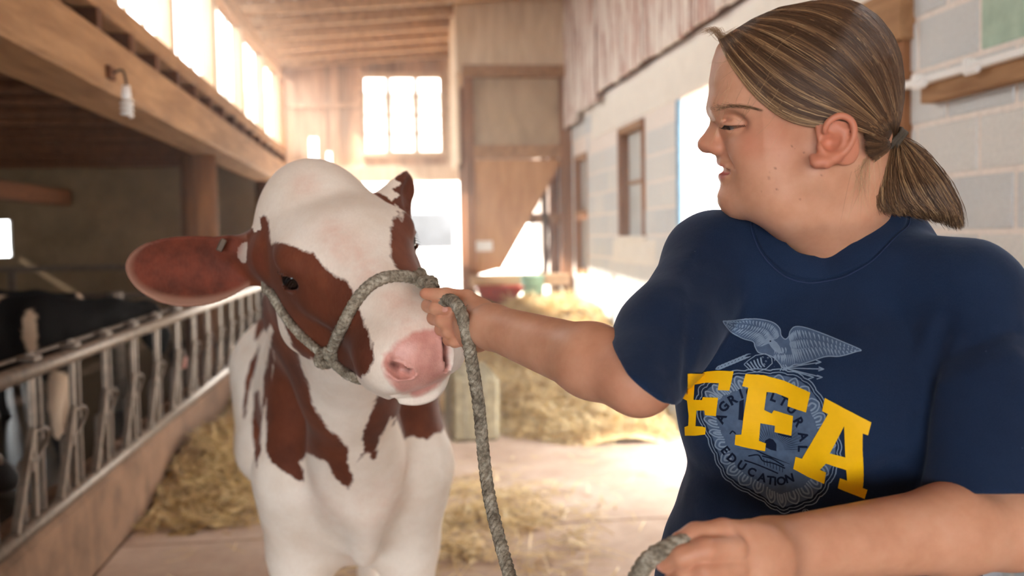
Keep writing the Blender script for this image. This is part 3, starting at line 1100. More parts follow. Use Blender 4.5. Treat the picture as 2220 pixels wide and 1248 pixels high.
nz = t.math('ADD', t.attr('nose').outputs['Fac'], t.math('MULTIPLY_ADD', t.noise(pos, 55, 3, .6), .012, -.006))
nmask = t.ramp(t.math('MULTIPLY_ADD', nz, -130.0, .5), [(0.0, (0, 0, 0)), (1.0, (1, 1, 1))])
pink = t.ramp(t.noise(pos, 30, 5, .6), [(0.3, srgb(206, 142, 130)), (0.6, srgb(228, 172, 160)), (0.8, srgb(236, 190, 178))])
c = t.mix(nmask, c, pink)
c = t.mix(t.ramp(hair, [(0.35, (0.06,) * 3), (0.6, (0, 0, 0))]), c, (0.25, 0.14, 0.09))
c = t.mix(t.math('MULTIPLY', t.attr('nostril').outputs['Fac'], .9), c, srgb(74, 36, 32))
rr = t.mix(nmask, (0.72,) * 3, (0.3,) * 3)
vor = t.n('ShaderNodeTexVoronoi'); vor.inputs['Scale'].default_value = 420
t.l(pos, vor.inputs['Vector'])
hmix = t.n('ShaderNodeMix'); hmix.data_type = 'FLOAT'
t.l(nmask, hmix.inputs[0]); t.l(hair, hmix.inputs[2]); t.l(vor.outputs['Distance'], hmix.inputs[3])
t.bump(hmix.outputs[0], .12, .003)
M['coat'] = t.out(c, rr, spec=0.3, sheen=0.08)
t.b.inputs['Sheen Roughness'].default_value = 0.4
cow = link('dairy_cow', cow_me, M['coat'])
tag(cow, 'red and white dairy cow in a rope halter, standing face-on in the aisle', 'cow')

# eyes and lashes
t = NT('cow_eye'); M['cow_eye'] = t.out(srgb(22, 16, 16), 0.06, spec=0.8)
M['lash'] = plain('dark_lash', srgb(34, 22, 18), 0.6, var=.1, bump=0)


def uv_ball(name, c, r, mat, parent, B=None, seg=24):
    bm = bmesh.new()
    bmesh.ops.create_uvsphere(bm, u_segments=seg, v_segments=seg // 2, radius=1)
    Bm = np.eye(3) if B is None else np.asarray(B)
    for v in bm.verts:
        v.co = Vector(np.asarray(c) + Bm @ (np.array(v.co) * np.asarray(r)))
    me = bpy.data.meshes.new(name)
    bm.to_mesh(me); bm.free()
    me.polygons.foreach_set('use_smooth', [True] * len(me.polygons))
    return link(name, me, mat, parent)


for sg in (1, -1):
    uv_ball('eye', H2W((sg * .0955, .005, -.014)), np.array([.0225, .0225, .0225]) * CS, M['cow_eye'], cow)
    Vs, Fs, o_ = [], [], 0
    for k in range(15):
        u = k / 14
        y = -.018 + .046 * u
        base = np.array([sg * (.1125 - .25 * abs(y - .004)), y, .002 - .012 * (2 * u - 1) ** 2])
        tip = base + np.array([sg * .009, (u - .5) * .012, -.004 - .003 * rng.random()])
        Vt, Ft, _, _ = tube_arrays(np.array([H2W(base), H2W((base + tip) / 2 + [0, 0, .0015]), H2W(tip)]), [.0007, .0005, .0001], 4, False)
        Vs.append(Vt); Fs.append(Ft + o_); o_ += len(Vt)
    link('eyelashes', mesh_np('eyelashes', np.vstack(Vs), np.vstack(Fs)), M['lash'], cow)

# metal clip in the upper edge of the right ear
tg = ear_base + EB[:, 0] * .066 + EB[:, 2] * .045 + EB[:, 1] * .006
me = box_mesh('ear_clip', (-.005, -.006, -.011), (.005, .006, .011), .0015)
ec = link('ear_clip', me, M['dull_steel'], None)
cpos = P(480, 531, 1.618)
ec.matrix_basis = Matrix(((EB[0, 0], EB[0, 1], EB[0, 2], cpos[0]), (EB[1, 0], EB[1, 1], EB[1, 2], cpos[1]), (EB[2, 0], EB[2, 1], EB[2, 2], cpos[2]), (0, 0, 0, 1))) @ Matrix.Rotation(-.5, 4, 'Y')
ec.parent = cow
ec['label'] = 'bright metal clip on the upper ear edge'
cow_bvh = BVHTree.FromPolygons([Vector(v) for v in V], [tuple(f) for f in F])


def drape(bvh, px, py, off, dflt=1.5):
    """Point on a built surface under a traced pixel, lifted off it along the normal."""
    d = Vector(ray(px, py)).normalized()
    h = bvh.ray_cast(Vector(CAM), d, 20)
    if h[0] is None:
        return None
    n = h[1] if h[1].dot(d) < 0 else -h[1]
    return np.array(h[0] + n * off)
# ================================================================== THE YOUNG WOMAN
HD = 1.12
HC = P(1740, 230, HD)
HW = CAM - HC; HW /= np.linalg.norm(HW)                     # out of her left cheek
HV = UY - HW * (UY @ HW); HV /= np.linalg.norm(HV)           # up
HU = np.cross(HV, HW) * -1.0                                 # where she faces
if HU @ RX > 0: HU = -HU
HB = np.stack([HU, HV, HW], 1)


def uv(px, py):
    v = ray(px, py)
    t = ((HC - CAM) @ HW) / (v @ HW)
    q = (CAM + v * t - HC) @ HB
    return q[:2]


def UVL(pts):
    return np.array([uv(*p) for p in pts])


def h3(px, py, w):
    return np.array([*uv(px, py), w])


mask_poly = UVL([(1640, 60), (1600, 78), (1565, 100), (1549, 134), (1541, 175), (1539, 212), (1541, 230), (1548, 250), (1558, 275), (1564, 300), (1564, 330), (1558, 344),
                 (1559, 354), (1566, 361), (1567, 369), (1562, 376), (1560, 384), (1565, 394), (1564, 407), (1558, 423), (1560, 438), (1569, 451), (1586, 460), (1640, 466), (1700, 440), (1760, 390), (1760, 100)])
nose_poly = UVL([(1552, 244), (1545, 252), (1537, 272), (1525, 292), (1515, 308), (1515, 318), (1524, 328), (1545, 333), (1556, 341), (1580, 336), (1585, 300), (1572, 262)])
skull_poly = UVL([(1600, 70), (1640, 45), (1700, 26), (1765, 14), (1850, 18), (1893, 45), (1925, 85), (1942, 130), (1944, 180), (1930, 240), (1900, 300), (1868, 360),
                  (1800, 400), (1660, 380), (1590, 300), (1562, 180), (1568, 110)])
_vy = np.array([uv(1600, y)[1] for y in (60, 230, 270, 320, 350, 400, 440, 470)])[::-1]
_cc = np.array([5.5, 6.5, 11.0, 14.0, 22.0, 22.0, 17.0, 13.0])[::-1]
_wl = np.array([.062, .064, .064, .062, .058, .054, .046, .036])[::-1]


def inflate(q, poly, D, W):
    d2 = np.maximum(poly_sd(q[:, :2], poly) + D, 0) / D
    return (np.sqrt(d2 ** 2 + (q[:, 2] / W) ** 2) - 1) * min(D, W)


def face(q):
    """Distance in head coordinates (u forward, v up, w to her left)."""
    w = np.sqrt(q[:, 2] ** 2 + 1e-6)
    p = np.stack([q[:, 0], q[:, 1], w], 1)
    d = inflate(p, skull_poly, .085, .071)
    c = np.interp(p[:, 1], _vy, _cc); wl = np.interp(p[:, 1], _vy, _wl)
    m = smax(poly_sd(p[:, :2], mask_poly) + c * w * w, w - wl, .03)
    d = smin(d, m, .022)
    d = smin(d, chain(p, [h3(1760, 372, .046), h3(1690, 425, .036), h3(1615, 432, .012)], [.024, .021, .016], .02), .03)      # jaw
    d = smin(d, ell(p, h3(1662, 338, .034), (.032, .034, .024)), .02)                    # cheek
    d = smin(d, ell(p, h3(1630, 322, .0355), (.020, .017, .0165)), .014)                    # smiling apple
    d = smin(d, ell(p, h3(1695, 395, .030), (.045, .03, .026)), .025)
    d = smin(d, chain(p, [h3(1553, 238, .010), h3(1575, 232, .030), h3(1625, 240, .048)], [.008, .010, .010], .01), .016)      # brow ridge
    d = smax(d, -ell(p, h3(1590, 266, .052), (.017, .0105, .019)), .012)                 # eye socket
    ec = h3(1602, 269, .0315)
    lid = ell(p, ec, (.0148, .0142, .0142))
    d = smin(d, lid, .006)
    d = smax(d, -chain(p, [h3(1576, 275, .0355), h3(1592, 278, .045), h3(1615, 272, .0465)], [.0024, .0036, .0014]), .0015)       # opening between the lids
    fold = chain(p, [h3(1577, 259, .034), h3(1592, 256, .0455), h3(1622, 263, .050)], [.0015] * 3)
    d = smax(d, -fold, .004)
    n = poly_sd(p[:, :2], nose_poly) + 50 * w * w
    d = smin(d, n, .007)
    d = smin(d, ell(p, h3(1560, 319, .0125), (.0118, .0092, .0075)), .005)              # wing of the nose
    d = smin(d, ell(p, h3(1533, 312, .004), (.0095, .0085, .0095)), .006)
    d = smax(d, -ell(p, h3(1541, 333, .007), (.0065, .0032, .0038)), .003)
    crease = chain(p, [h3(1580, 303, .018), h3(1583, 322, .0235), h3(1576, 338, .022)], [.0012] * 3)
    d = smax(d, -crease, .005)
    # lips
    up = chain(p, [h3(1563, 351, .0), h3(1571, 354.5, .0135), h3(1583, 362, .0222), h3(1600, 366.5, .029)], [.0040, .0038, .0032, .002], .003)
    lo = chain(p, [h3(1569, 382, .0), h3(1575, 383, .0135), h3(1586, 380, .0222), h3(1600, 370, .0288)], [.0052, .0050, .004, .002], .003)
    d = smin(d, up, .006); d = smin(d, lo, .006)
    d = smax(d, -chain(p, [h3(1558, 366.5, 0), h3(1570, 368, .0155), h3(1584, 369.5, .0238), h3(1602, 368, .0305)], [.0044, .0044, .0036, .0012]), .002)
    d = smax(d, -chain(p, [h3(1582, 340, .025), h3(1603, 357, .036), h3(1613, 372, .0385)], [.0012] * 3), .008)   # smile fold
    # ears
    return d


EAR_D = 1.038
helix = [P(1800, 296, EAR_D + .004), P(1788, 283, EAR_D), P(1797, 263, EAR_D - .004), P(1820, 251, EAR_D - .006), P(1842, 258, EAR_D - .006), P(1852, 279, EAR_D - .005),
         P(1849, 302, EAR_D - .003), P(1835, 325, EAR_D), P(1812, 342, EAR_D + .002)]
helix_s = list(catmull(helix, 26))
lobe = [P(1812, 342, EAR_D + .002), P(1790, 352, EAR_D + .003), P(1770, 352, EAR_D + .005), P(1762, 341, EAR_D + .008)]
anti = [P(1812, 270, EAR_D + .003), P(1832, 285, EAR_D + .0015), P(1828, 308, EAR_D + .002), P(1808, 328, EAR_D + .003), P(1790, 334, EAR_D + .004)]
EARB = np.stack([RX * .78 + UY * -.62, RX * .62 + UY * .78, FZ], 1)


def ear(p):
    d = ell(p, P(1815, 296, EAR_D + .009), (.0325, .0205, .0068), np.stack([-(RX * .45 - UY * .89), RX * .89 + UY * .45, FZ], 1))
    d = smin(d, ell(p, P(1822, 274, EAR_D + .006), (.013, .013, .006), np.stack([RX, UY, FZ], 1)), .004)
    d = smin(d, chain(p, helix_s, list(np.interp(np.linspace(0, 8, 26), range(9), [.0028, .003, .0034, .0036, .0036, .0036, .0034, .0036, .004]))), .004)
    d = smin(d, ell(p, P(1797, 338, EAR_D + .006), (.012, .009, .006), np.stack([RX, UY, FZ], 1)), .006)
    d = smin(d, chain(p, lobe, [.0045, .0062, .0058, .004], .003), .005)
    d = smin(d, chain(p, anti, [.002, .0028, .003, .003, .003], .001), .005)
    d = smin(d, ell(p, P(1783, 318, EAR_D + .006), (.006, .007, .005)), .006)
    d = smax(d, -ell(p, P(1803, 308, EAR_D - .001), (.009, .012, .009)), .005)
    return d


# her torso
O = P(1768, 850, 1.20); O[2] = 0
cdir = (CAM - O) * np.array([1, 1, 0]); cdir /= np.linalg.norm(cdir)
left_ = -RX * np.array([1, 1, 0]); left_ /= np.linalg.norm(left_)
FAC = cdir * math.cos(.34) + left_ * math.sin(.34); FAC /= np.linalg.norm(FAC)
LAT = np.array([-FAC[1], FAC[0], 0.0])
if LAT @ RX < 0: LAT = -LAT                                   # to her left, picture right
TB = np.stack([LAT, FAC, [0, 0, 1]], 1)
#          z     cx    cy     a     b
TS = np.array([[.10, 0, 0, .19, .13], [.80, -.006, .0, .205, .14], [.92, -.006, .004, .202, .14], [1.02, -.002, .006, .182, .132], [1.12, .010, .004, .160, .120], [1.20, .017, .004, .149, .118],
               [1.27, .017, .0, .152, .108], [1.33, .010, -.008, .156, .092], [1.38, .0, -.02, .145, .075], [1.43, .01, -.03, .10, .06], [1.47, .01, -.035, .05, .045]])


def torso(p, grow):
    q = (p - O) @ TB
    z = q[:, 2]
    cx, cy, a, b = (np.interp(z, TS[:, 0], TS[:, i]) for i in (1, 2, 3, 4))
    x, y = q[:, 0] - cx, q[:, 1] - cy
    a, b = a + grow, b + grow
    d = ((np.abs(x / a) ** 2.3 + np.abs(y / b) ** 2.3) ** (1 / 2.3) - 1) * np.minimum(a, b) * .85
    d = smax(d, z - 1.46 - grow, .03)
    for s in (-1, 1):
        d = smin(d, ell(q, (s * .070 + .007, .075, 1.225), (.068 + grow, .062 + grow, .072 + grow)), .05)
    return d


RS, RE, RWr = P(1545, 572, 1.215), P(1386, 822, 1.035), P(1066, 708, 1.245)
LS, LE, LWr = P(2105, 650, 1.08), P(2190, 1142, .985), P(1668, 1196, .915)


def arms(p, grow=0.0):
    d = chain(p, [P(1700, 590, 1.19), RS, RE], [.03 + grow, .046 + grow, .036 + grow], .02)
    d = smin(d, chain(p, [RE, RE * .72 + RWr * .28 + np.array([0, 0, .002]), RWr], [.0375, .0385, .0272], .02), .02)
    e = chain(p, [P(1960, 610, 1.14), LS, LE], [.03 + grow, .048 + grow, .041 + grow], .02)
    e = smin(e, chain(p, [LE, LE * .75 + LWr * .25 + np.array([0, 0, .004]), LWr], [.040, .0415, .0295], .02), .02)
    return np.minimum(d, e)


def fingers(p, chains, k=.0016):
    d = None
    for pts, rad in chains:
        e = chain(p, pts, rad, .004)
        d = e if d is None else smin(d, e, k)
    return d


R_F = [([P(972, 652, 1.362), P(929, 662, 1.352), P(944, 668, 1.330), P(968, 670, 1.320)], [.0105, .0092, .0085, .0072]),
       ([P(988, 676, 1.368), P(941, 689, 1.356), P(957, 695, 1.332), P(984, 698, 1.322)], [.0105, .0092, .0085, .0072]),
       ([P(1003, 700, 1.366), P(957, 713, 1.352), P(972, 719, 1.330), P(996, 719, 1.323)], [.0103, .0088, .0082, .007]),
       ([P(1013, 724, 1.358), P(973, 736, 1.346), P(986, 741, 1.328), P(1006, 739, 1.322)], [.0095, .0078, .0072, .0062])]
R_T = ([P(1058, 688, 1.285), P(1012, 648, 1.312), P(968, 641, 1.318), P(922, 636, 1.326)], [.0165, .0120, .0105, .0075])


def rhand(p):
    d = chain(p, [RWr, P(1035, 702, 1.295), P(1003, 690, 1.348)], [.0272, .026, .0215], .02)
    d = smin(d, ell(p, P(1012, 694, 1.335), (.036, .034, .019), np.stack([UY, RX, FZ], 1)), .015)
    d = smin(d, ell(p, P(1030, 735, 1.300), (.019, .016, .016)), .015)
    d = smin(d, ell(p, P(1035, 680, 1.298), (.020, .016, .015)), .015)
    f = fingers(p, R_F)
    d = smin(d, f, .005)
    return smin(d, chain(p, R_T[0], R_T[1], .004), .006)


L_T = ([P(1650, 1172, .90), P(1568, 1156, .872), P(1508, 1160, .866), P(1474, 1172, .866)], [.018, .0125, .0108, .0082])
L_F = [([P(1590, 1190, .862), P(1530, 1192, .848), P(1480, 1206, .850), P(1444, 1222, .862)], [.0125, .0105, .0096, .0082]),
       ([P(1592, 1228, .862), P(1528, 1238, .846), P(1488, 1246, .852), P(1462, 1252, .866)], [.0125, .0105, .0096, .0082]),
       ([P(1602, 1262, .868), P(1545, 1276, .854), P(1508, 1282, .860), P(1486, 1284, .872)], [.012, .010, .009, .0078]),
       ([P(1618, 1292, .876), P(1570, 1306, .866), P(1540, 1310, .872), P(1522, 1312, .882)], [.0105, .009, .008, .007])]


def lhand(p):
    d = chain(p, [LWr, P(1640, 1208, .894), P(1612, 1230, .882)], [.0290, .028, .022], .02)
    d = smin(d, ell(p, P(1628, 1226, .884), (.036, .034, .020), np.stack([RX, UY, FZ], 1)), .015)
    f = fingers(p, L_F)
    d = smin(d, f, .005)
    return smin(d, chain(p, L_T[0], L_T[1], .004), .004)


rc, lc_ = P(995, 690, 1.32), P(1560, 1235, .88)
neck = [P(1815, 290, 1.125), P(1798, 440, 1.150), P(1802, 525, 1.188), P(1806, 620, 1.23)]


def woman_f(p):
    d = near(p, HC, .17, lambda z: face((z - HC) @ HB))
    d = smin(d, chain(p, neck, [.056, .060, .058, .045], .03), .028)
    d = smin(d, chain(p, [P(1662, 420, 1.12), P(1722, 452, 1.125), P(1765, 490, 1.155)], [.018, .028, .024], .03), .022)      # soft throat
    d = np.minimum(d, smin(near(p, P(1808, 300, EAR_D), .04, ear, .03), d, .006))
    t_ = smax(torso(p, -.024), .86 - p[:, 2], .02)
    d = smin(d, t_, .035)
    a = arms(p, -.004)
    d = smin(d, a, .02)
    d = smin(d, near(p, rc, .11, rhand, .03), .012)
    return smin(d, near(p, lc_, .13, lhand, .03), .012)


fb = [(np.minimum(HC - [.19, .19, .17], HC - .15), HC + [.19, .19, .16])]
rc, lc_ = P(995, 690, 1.32), P(1560, 1235, .88)
sc = P(1768, 800, 1.2)
boxes = [((sc[0] - .62, sc[1] - .40, .86), (sc[0] + .42, sc[1] + .36, 1.52), .0058, [1, 2, 3]),
         (HC - np.array([.165, .165, .145]), HC + np.array([.165, .165, .155]), .0019, []),
         (rc - np.array([.072, .085, .068]), rc + np.array([.068, .075, .060]), .0017, []),
         (lc_ - np.array([.08, .07, .075]), lc_ + np.array([.075, .06, .075]), .0017, [])]
V, F = region_surface(woman_f, boxes)
wm = mesh_np('person', V, F)
# colour that belongs to the skin: lips, blush, freckles, nails, hairline shade of brows
Q = (V - HC) @ HB
aw = np.abs(Q[:, 2])
QA = np.stack([Q[:, 0], Q[:, 1], aw], 1).astype(np.float32)
inhead = np.linalg.norm(V - HC, axis=1) < .2
lipd = np.minimum(chain(QA, [h3(1560, 354, .0), h3(1568, 358, .0135), h3(1583, 365, .0222), h3(1598, 370.5, .0285)], [.0046, .0042, .0034, .0018]), chain(QA, [h3(1563, 381, .0), h3(1571, 381, .0135), h3(1585, 378, .0222), h3(1598, 373.5, .028)], [.0064, .006, .0042, .0018]))
set_attr(wm, 'lip', np.where(inhead, np.clip(.5 - lipd / .003, 0, 1), 0))
bl = np.zeros(len(V))
for (x, y, w, r, k) in ((1640, 305, .05, .024, .8), (1520, 312, 0, .018, .8), (1560, 318, .014, .014, .7), (1575, 445, .0, .018, .4), (1690, 290, .06, .03, .5)):
    bl = np.maximum(bl, k * np.exp(-(np.linalg.norm(QA - h3(x, y, w), axis=1) / r) ** 2) * inhead)
bl = np.maximum(bl, .95 * np.clip(1 - np.abs(call(ear, V)) / .004, 0, 1) * inhead)
for pts, rad in R_F + [R_T]:
    bl = np.maximum(bl, .6 * np.exp(-(np.linalg.norm(V - pts[-1], axis=1) / .014) ** 2))
    bl = np.maximum(bl, .35 * np.exp(-(np.linalg.norm(V - pts[1], axis=1) / .012) ** 2))
for pts, rad in L_F + [L_T]:
    bl = np.maximum(bl, .5 * np.exp(-(np.linalg.norm(V - pts[-1], axis=1) / .018) ** 2))
    bl = np.maximum(bl, .4 * np.exp(-(np.linalg.norm(V - pts[1], axis=1) / .014) ** 2))
bl = np.maximum(bl, .5 * np.exp(-(np.linalg.norm(V - RE, axis=1) / .05) ** 2))
set_attr(wm, 'blush', bl)
mole = np.zeros(len(V))
for (x, y, r) in ((1684, 358, 2.4), (1671, 378, 2.0), (1779, 371, 2.2), (1743, 325, 1.6), (1634, 388, 1.5), (1687, 400, 1.6), (1673, 366, 1.2), (1718, 312, 1.3), (1725, 318, 1.2), (1690, 332, 1.2), (1735, 420, 1.3), (1655, 405, 1.1), (1710, 380, 1.0)):
    c0 = np.array(uv(x, y))
    r_ = r * 1.25 / FPX
    mole = np.maximum(mole, np.exp(-(np.linalg.norm(Q[:, :2] * (1 + .0) - c0, axis=1) / r_) ** 4) * (Q[:, 2] > .02) * inhead)
set_attr(wm, 'mole', mole)

t = NT('skin')
pos = t.geo()
fine = t.noise(pos, 900, 3, .6); mot = t.noise(pos, 26, 5, .6)
c = t.ramp(mot, [(0.3, srgb(204, 148, 118)), (0.55, srgb(215, 161, 131)), (0.8, srgb(222, 171, 143))])
c = t.mix(t.math('MULTIPLY', t.attr('blush').outputs['Fac'], .55), c, srgb(196, 104, 80))
c = t.mix(t.attr('lip').outputs['Fac'], c, srgb(200, 112, 104))
c = t.mix(t.math('MULTIPLY', t.attr('mole').outputs['Fac'], .6), c, srgb(110, 62, 44))
t.bump(fine, .12, .001)
M['skin'] = t.out(c, .46, spec=.38, sss=.12)
t.b.inputs['Subsurface Radius'].default_value = (1.0, .35, .18)
t.b.inputs['Subsurface Scale'].default_value = .012
woman = link('person', wm, M['skin'])
tag(woman, 'young woman in a navy T-shirt turned to the cow, holding its rope halter', 'person')
M['white_eye'] = NT('eye_white').out(srgb(176, 172, 172), .15, spec=.6)
M['iris'] = NT('iris').out(srgb(52, 46, 50), .1, spec=.7)
M['teeth'] = NT('teeth').out(srgb(232, 222, 206), .2, spec=.6)
h2w = lambda q: HC + HB @ np.asarray(q, float)
for sg in (1, -1):
    e_ = h3(1602, 269, .0315) * [1, 1, sg]
    eye = uv_ball('eye', h2w(e_), (.0118,) * 3, M['white_eye'], woman)
    dirn = h3(1575, 281, .036) * [1, 1, sg] - e_
    dirn = dirn / np.linalg.norm(dirn)
    uv_ball('iris', h2w(e_ + dirn * .0044), (.0082,) * 3, M['iris'], eye)
    Vs, Fs, o_ = [], [], 0
    for k in range(18):
        u_ = k / 17
        a, b, c3 = h3(1576, 270.5, .0365), h3(1592, 272, .0462), h3(1618, 269, .0475)
        base = (a * (1 - u_) ** 2 + 2 * u_ * (1 - u_) * (b * 1.06 - (a + c3) * .03) + c3 * u_ ** 2)
        L_ = .0085 * (.7 + .5 * math.sin(math.pi * min(1, u_ + .15)))
        out = np.array([.75 - 1.1 * u_, -.42 + .2 * u_, .5 + .25 * u_]); out /= np.linalg.norm(out)
        mid = base + out * L_ * .55 + [0, -.0012, 0]
        tip = base + out * L_ + [0, .0016, 0]
        pts = np.array([base, mid, tip]) * [1, 1, sg]
        Vt, Ft, _, _ = tube_arrays(catmull(np.array([h2w(z_) for z_ in pts]), 5), [.00045, .0004, .0003, .0002, .00008], 4, False)
        Vs.append(Vt); Fs.append(Ft + o_); o_ += len(Vt)
    link('eyelashes', mesh_np('eyelashes', np.vstack(Vs), np.vstack(Fs)), M['lash'], woman)
for k in range(-5, 6):
    ww_ = .0044 * k
    q0 = h3(1570, 364.5, 0)
    uv_ball('tooth', h2w((q0[0] - .0035 - 19 * ww_ * ww_, q0[1], ww_)), np.array([.0026, .0044, .0025]), M['teeth'], woman, HB, 10)
# nails
M['nail'] = NT('nail').out(srgb(222, 164, 146), .25, spec=.5)
for pts, rad in R_F + L_F[:2]:
    a, b = np.asarray(pts[-2]), np.asarray(pts[-1])
    dr_ = (b - a) / np.linalg.norm(b - a)
    nv = (CAM - b); nv /= np.linalg.norm(nv); nv = nv - dr_ * (nv @ dr_); nv /= np.linalg.norm(nv)
    uv_ball('fingernail', b + nv * (rad[-1] * .72) + dr_ * .0005, np.array([.0062, .0048, .0022]), M['nail'], woman, np.stack([dr_, np.cross(nv, dr_), nv], 1), 14)

# ------------------------------------------------------------------ T-shirt
ra = (RE - RS) / np.linalg.norm(RE - RS)
hemR_c = P(1416, 808, 1.045)
hr = P(1490, 868, 1.045) - P(1342, 752, 1.045); hr /= np.linalg.norm(hr)
hn = np.cross(FZ, hr); hn *= np.sign(hn @ -RX); hn = hn + FZ * .22; hn /= np.linalg.norm(hn)
hemL_c = P(2110, 1072, 1.0)
la = (LE - LS) / np.linalg.norm(LE - LS)
la = la * .6 + np.array([0, 0, -1]) * .4; la /= np.linalg.norm(la)


def sleeve_r(p):
    return chain(p, [P(1700, 580, 1.175), P(1556, 574, 1.212), P(1440, 728, 1.10), P(1360, 885, .995)], [.050, .061, .050, .0455], .03)


def sleeve_l(p):
    return chain(p, [P(1890, 585, 1.14), P(2084, 648, 1.085), P(2132, 880, 1.03), P(2134, 1150, .985)], [.05, .060, .060, .063], .03)


def shirt_base(p):
    d = torso(p, .006)
    d = smin(d, sleeve_r(p), .018)
    return smin(d, sleeve_l(p), .014)


def trace(px, py, f=shirt_base, t0=.7):
    """March along a sight line to the modelled surface."""
    v = ray(px, py); d = t0
    for _ in range(60):
        e = float(f((CAM + d * v)[None].astype(np.float32))[0])
        d += e * .8
        if d > 2: return P(px, py, 1.1)
    return CAM + d * v


fold_px = [  # traced crease lines: pixels, half width, depth
    ([(2050, 690), (2022, 800), (2000, 920), (1990, 1040)], .0085, .0085), ([(2010, 720), (1978, 840), (1966, 980)], .010, -.0035),
    ([(2060, 770), (2130, 735), (2200, 712)], .007, .0035), ([(2040, 840), (2120, 800), (2200, 770)], .009, -.003),
    ([(1880, 700), (1960, 660), (2040, 640)], .016, .003), ([(1700, 640), (1760, 660), (1850, 650)], .02, -.002),
    ([(1520, 560), (1500, 640), (1494, 740), (1486, 830)], .0085, .0045), ([(1530, 600), (1520, 700), (1505, 790)], .012, -.001),
    ([(1560, 520), (1530, 570), (1512, 640)], .009, .003), ([(1470, 640), (1450, 720), (1440, 790)], .010, .0022),
    ([(1500, 1010), (1560, 1055), (1650, 1110)], .016, .002), ([(1490, 1070), (1540, 1110), (1620, 1150)], .016, -.0025),
    ([(1500, 920), (1580, 960), (1640, 980)], .02, .002), ([(1960, 1000), (1880, 1050), (1800, 1090)], .014, .004), ([(1940, 940), (1870, 990), (1810, 1010)], .014, -.003)]
fold_w = [([trace(*q) for q in ln], r0, dep) for ln, r0, dep in fold_px]


def shirt_f(p):
    d = shirt_base(p)
    m = np.abs(d) < .03
    if m.any():
        pm = p[m]; a = np.zeros(len(pm), np.float32)
        for ln, r0, dep in fold_w:
            a += dep * np.exp(-(chain(pm, ln, [0] * len(ln)) / r0) ** 2)
        q = (pm - O) @ TB
        a += .0016 * np.sin(q[:, 0] * 38 + 6 * q[:, 2]) * np.sin(q[:, 2] * 23 + 2) + .0008 * np.sin(q[:, 0] * 90 + 20 * q[:, 2]) * np.sin(q[:, 2] * 61)
        d = d.copy(); d[m] += a
    return d


V, F = surface(shirt_f, (sc[0] - .55, sc[1] - .42, .78), (sc[0] + .42, sc[1] + .36, 1.50), .0062)
bm = bmesh.new()
tm = mesh_np('t', V, F)
bm.from_mesh(tm)


def trim(bm, g, sel, tol=.012):
    """Delete what lies beyond the zero set of g and snap the new edge onto it: a clean hem."""
    bm.verts.ensure_lookup_table(); bm.verts.index_update()
    X = np.array([v.co for v in bm.verts], np.float32)
    gv = g(X); sv = sel(X)
    kill = [f for f in bm.faces if sum(gv[v.index] for v in f.verts) > 0 and all(sv[v.index] for v in f.verts)]
    bmesh.ops.delete(bm, geom=kill, context='FACES')
    ed = [v for v in bm.verts if v.is_boundary]
    if not ed: return
    Y = np.array([v.co for v in ed], np.float32)
    ok = sel(Y) & (np.abs(g(Y)) < tol)
    ed = [v for v, k in zip(ed, ok) if k]
    if not ed: return
    es = set(ed)
    for _ in range(4):
        new = {}
        for v in ed:
            nb = [e.other_vert(v).co for e in v.link_edges if e.is_boundary and e.other_vert(v) in es]
            if len(nb) == 2: new[v] = v.co * .4 + (nb[0] + nb[1]) * .3
        for v, c_ in new.items(): v.co = c_
    Y = np.array([v.co for v in ed], np.float32)
    for _ in range(2):
        e = 5e-4
        G = np.stack([(g(Y + np.eye(3, dtype=np.float32)[i] * e) - g(Y - np.eye(3, dtype=np.float32)[i] * e)) / (2 * e) for i in range(3)], 1)
        Y = Y - (g(Y) / np.maximum((G ** 2).sum(1), .3))[:, None] * G
    for v, y in zip(ed, Y): v.co = Vector(y)


_bv0 = BVHTree.FromPolygons([Vector(v) for v in V], [tuple(f) for f in F])


def on(bvh, px, py, d):
    h = bvh.ray_cast(Vector(CAM), Vector(ray(px, py)).normalized(), 3)
    return P(px, py, d) if h[0] is None else np.array(h[0])


front_seam = [(1640, 484), (1648, 518), (1668, 552), (1702, 584), (1745, 600), (1790, 599), (1842, 582), (1890, 552), (1930, 512), (1960, 470)]
seam = [on(_bv0, x, y, 1.12) for x, y in front_seam] + [P(1935, 452, 1.19), P(1870, 448, 1.215), P(1790, 450, 1.225), P(1710, 458, 1.21), P(1655, 468, 1.17)]
axn = FAC * .55 + np.array([0, 0, .85]); axn /= np.linalg.norm(axn)
au = LAT; av = np.cross(axn, au)
seam = np.array(seam)
s2 = np.stack([seam @ au, seam @ av], 1)
_m = len(s2); s2 = catmull(np.vstack([s2[-3:], s2, s2[:4]]), (_m + 6) * 12 + 1)[36:36 + 12 * _m]
trim(bm, lambda p: -poly_sd(np.stack([p @ au.astype(np.float32), p @ av.astype(np.float32)], 1), s2), lambda p: p[:, 2] > 1.31)
trim(bm, lambda p: ((p - hemR_c) @ hn).astype(np.float32), lambda p: sleeve_r(p) < .012)
trim(bm, lambda p: ((p - hemL_c) @ la).astype(np.float32), lambda p: sleeve_l(p) < .014)
trim(bm, lambda p: (.86 - p[:, 2]).astype(np.float32), lambda p: p[:, 2] < 1.0)
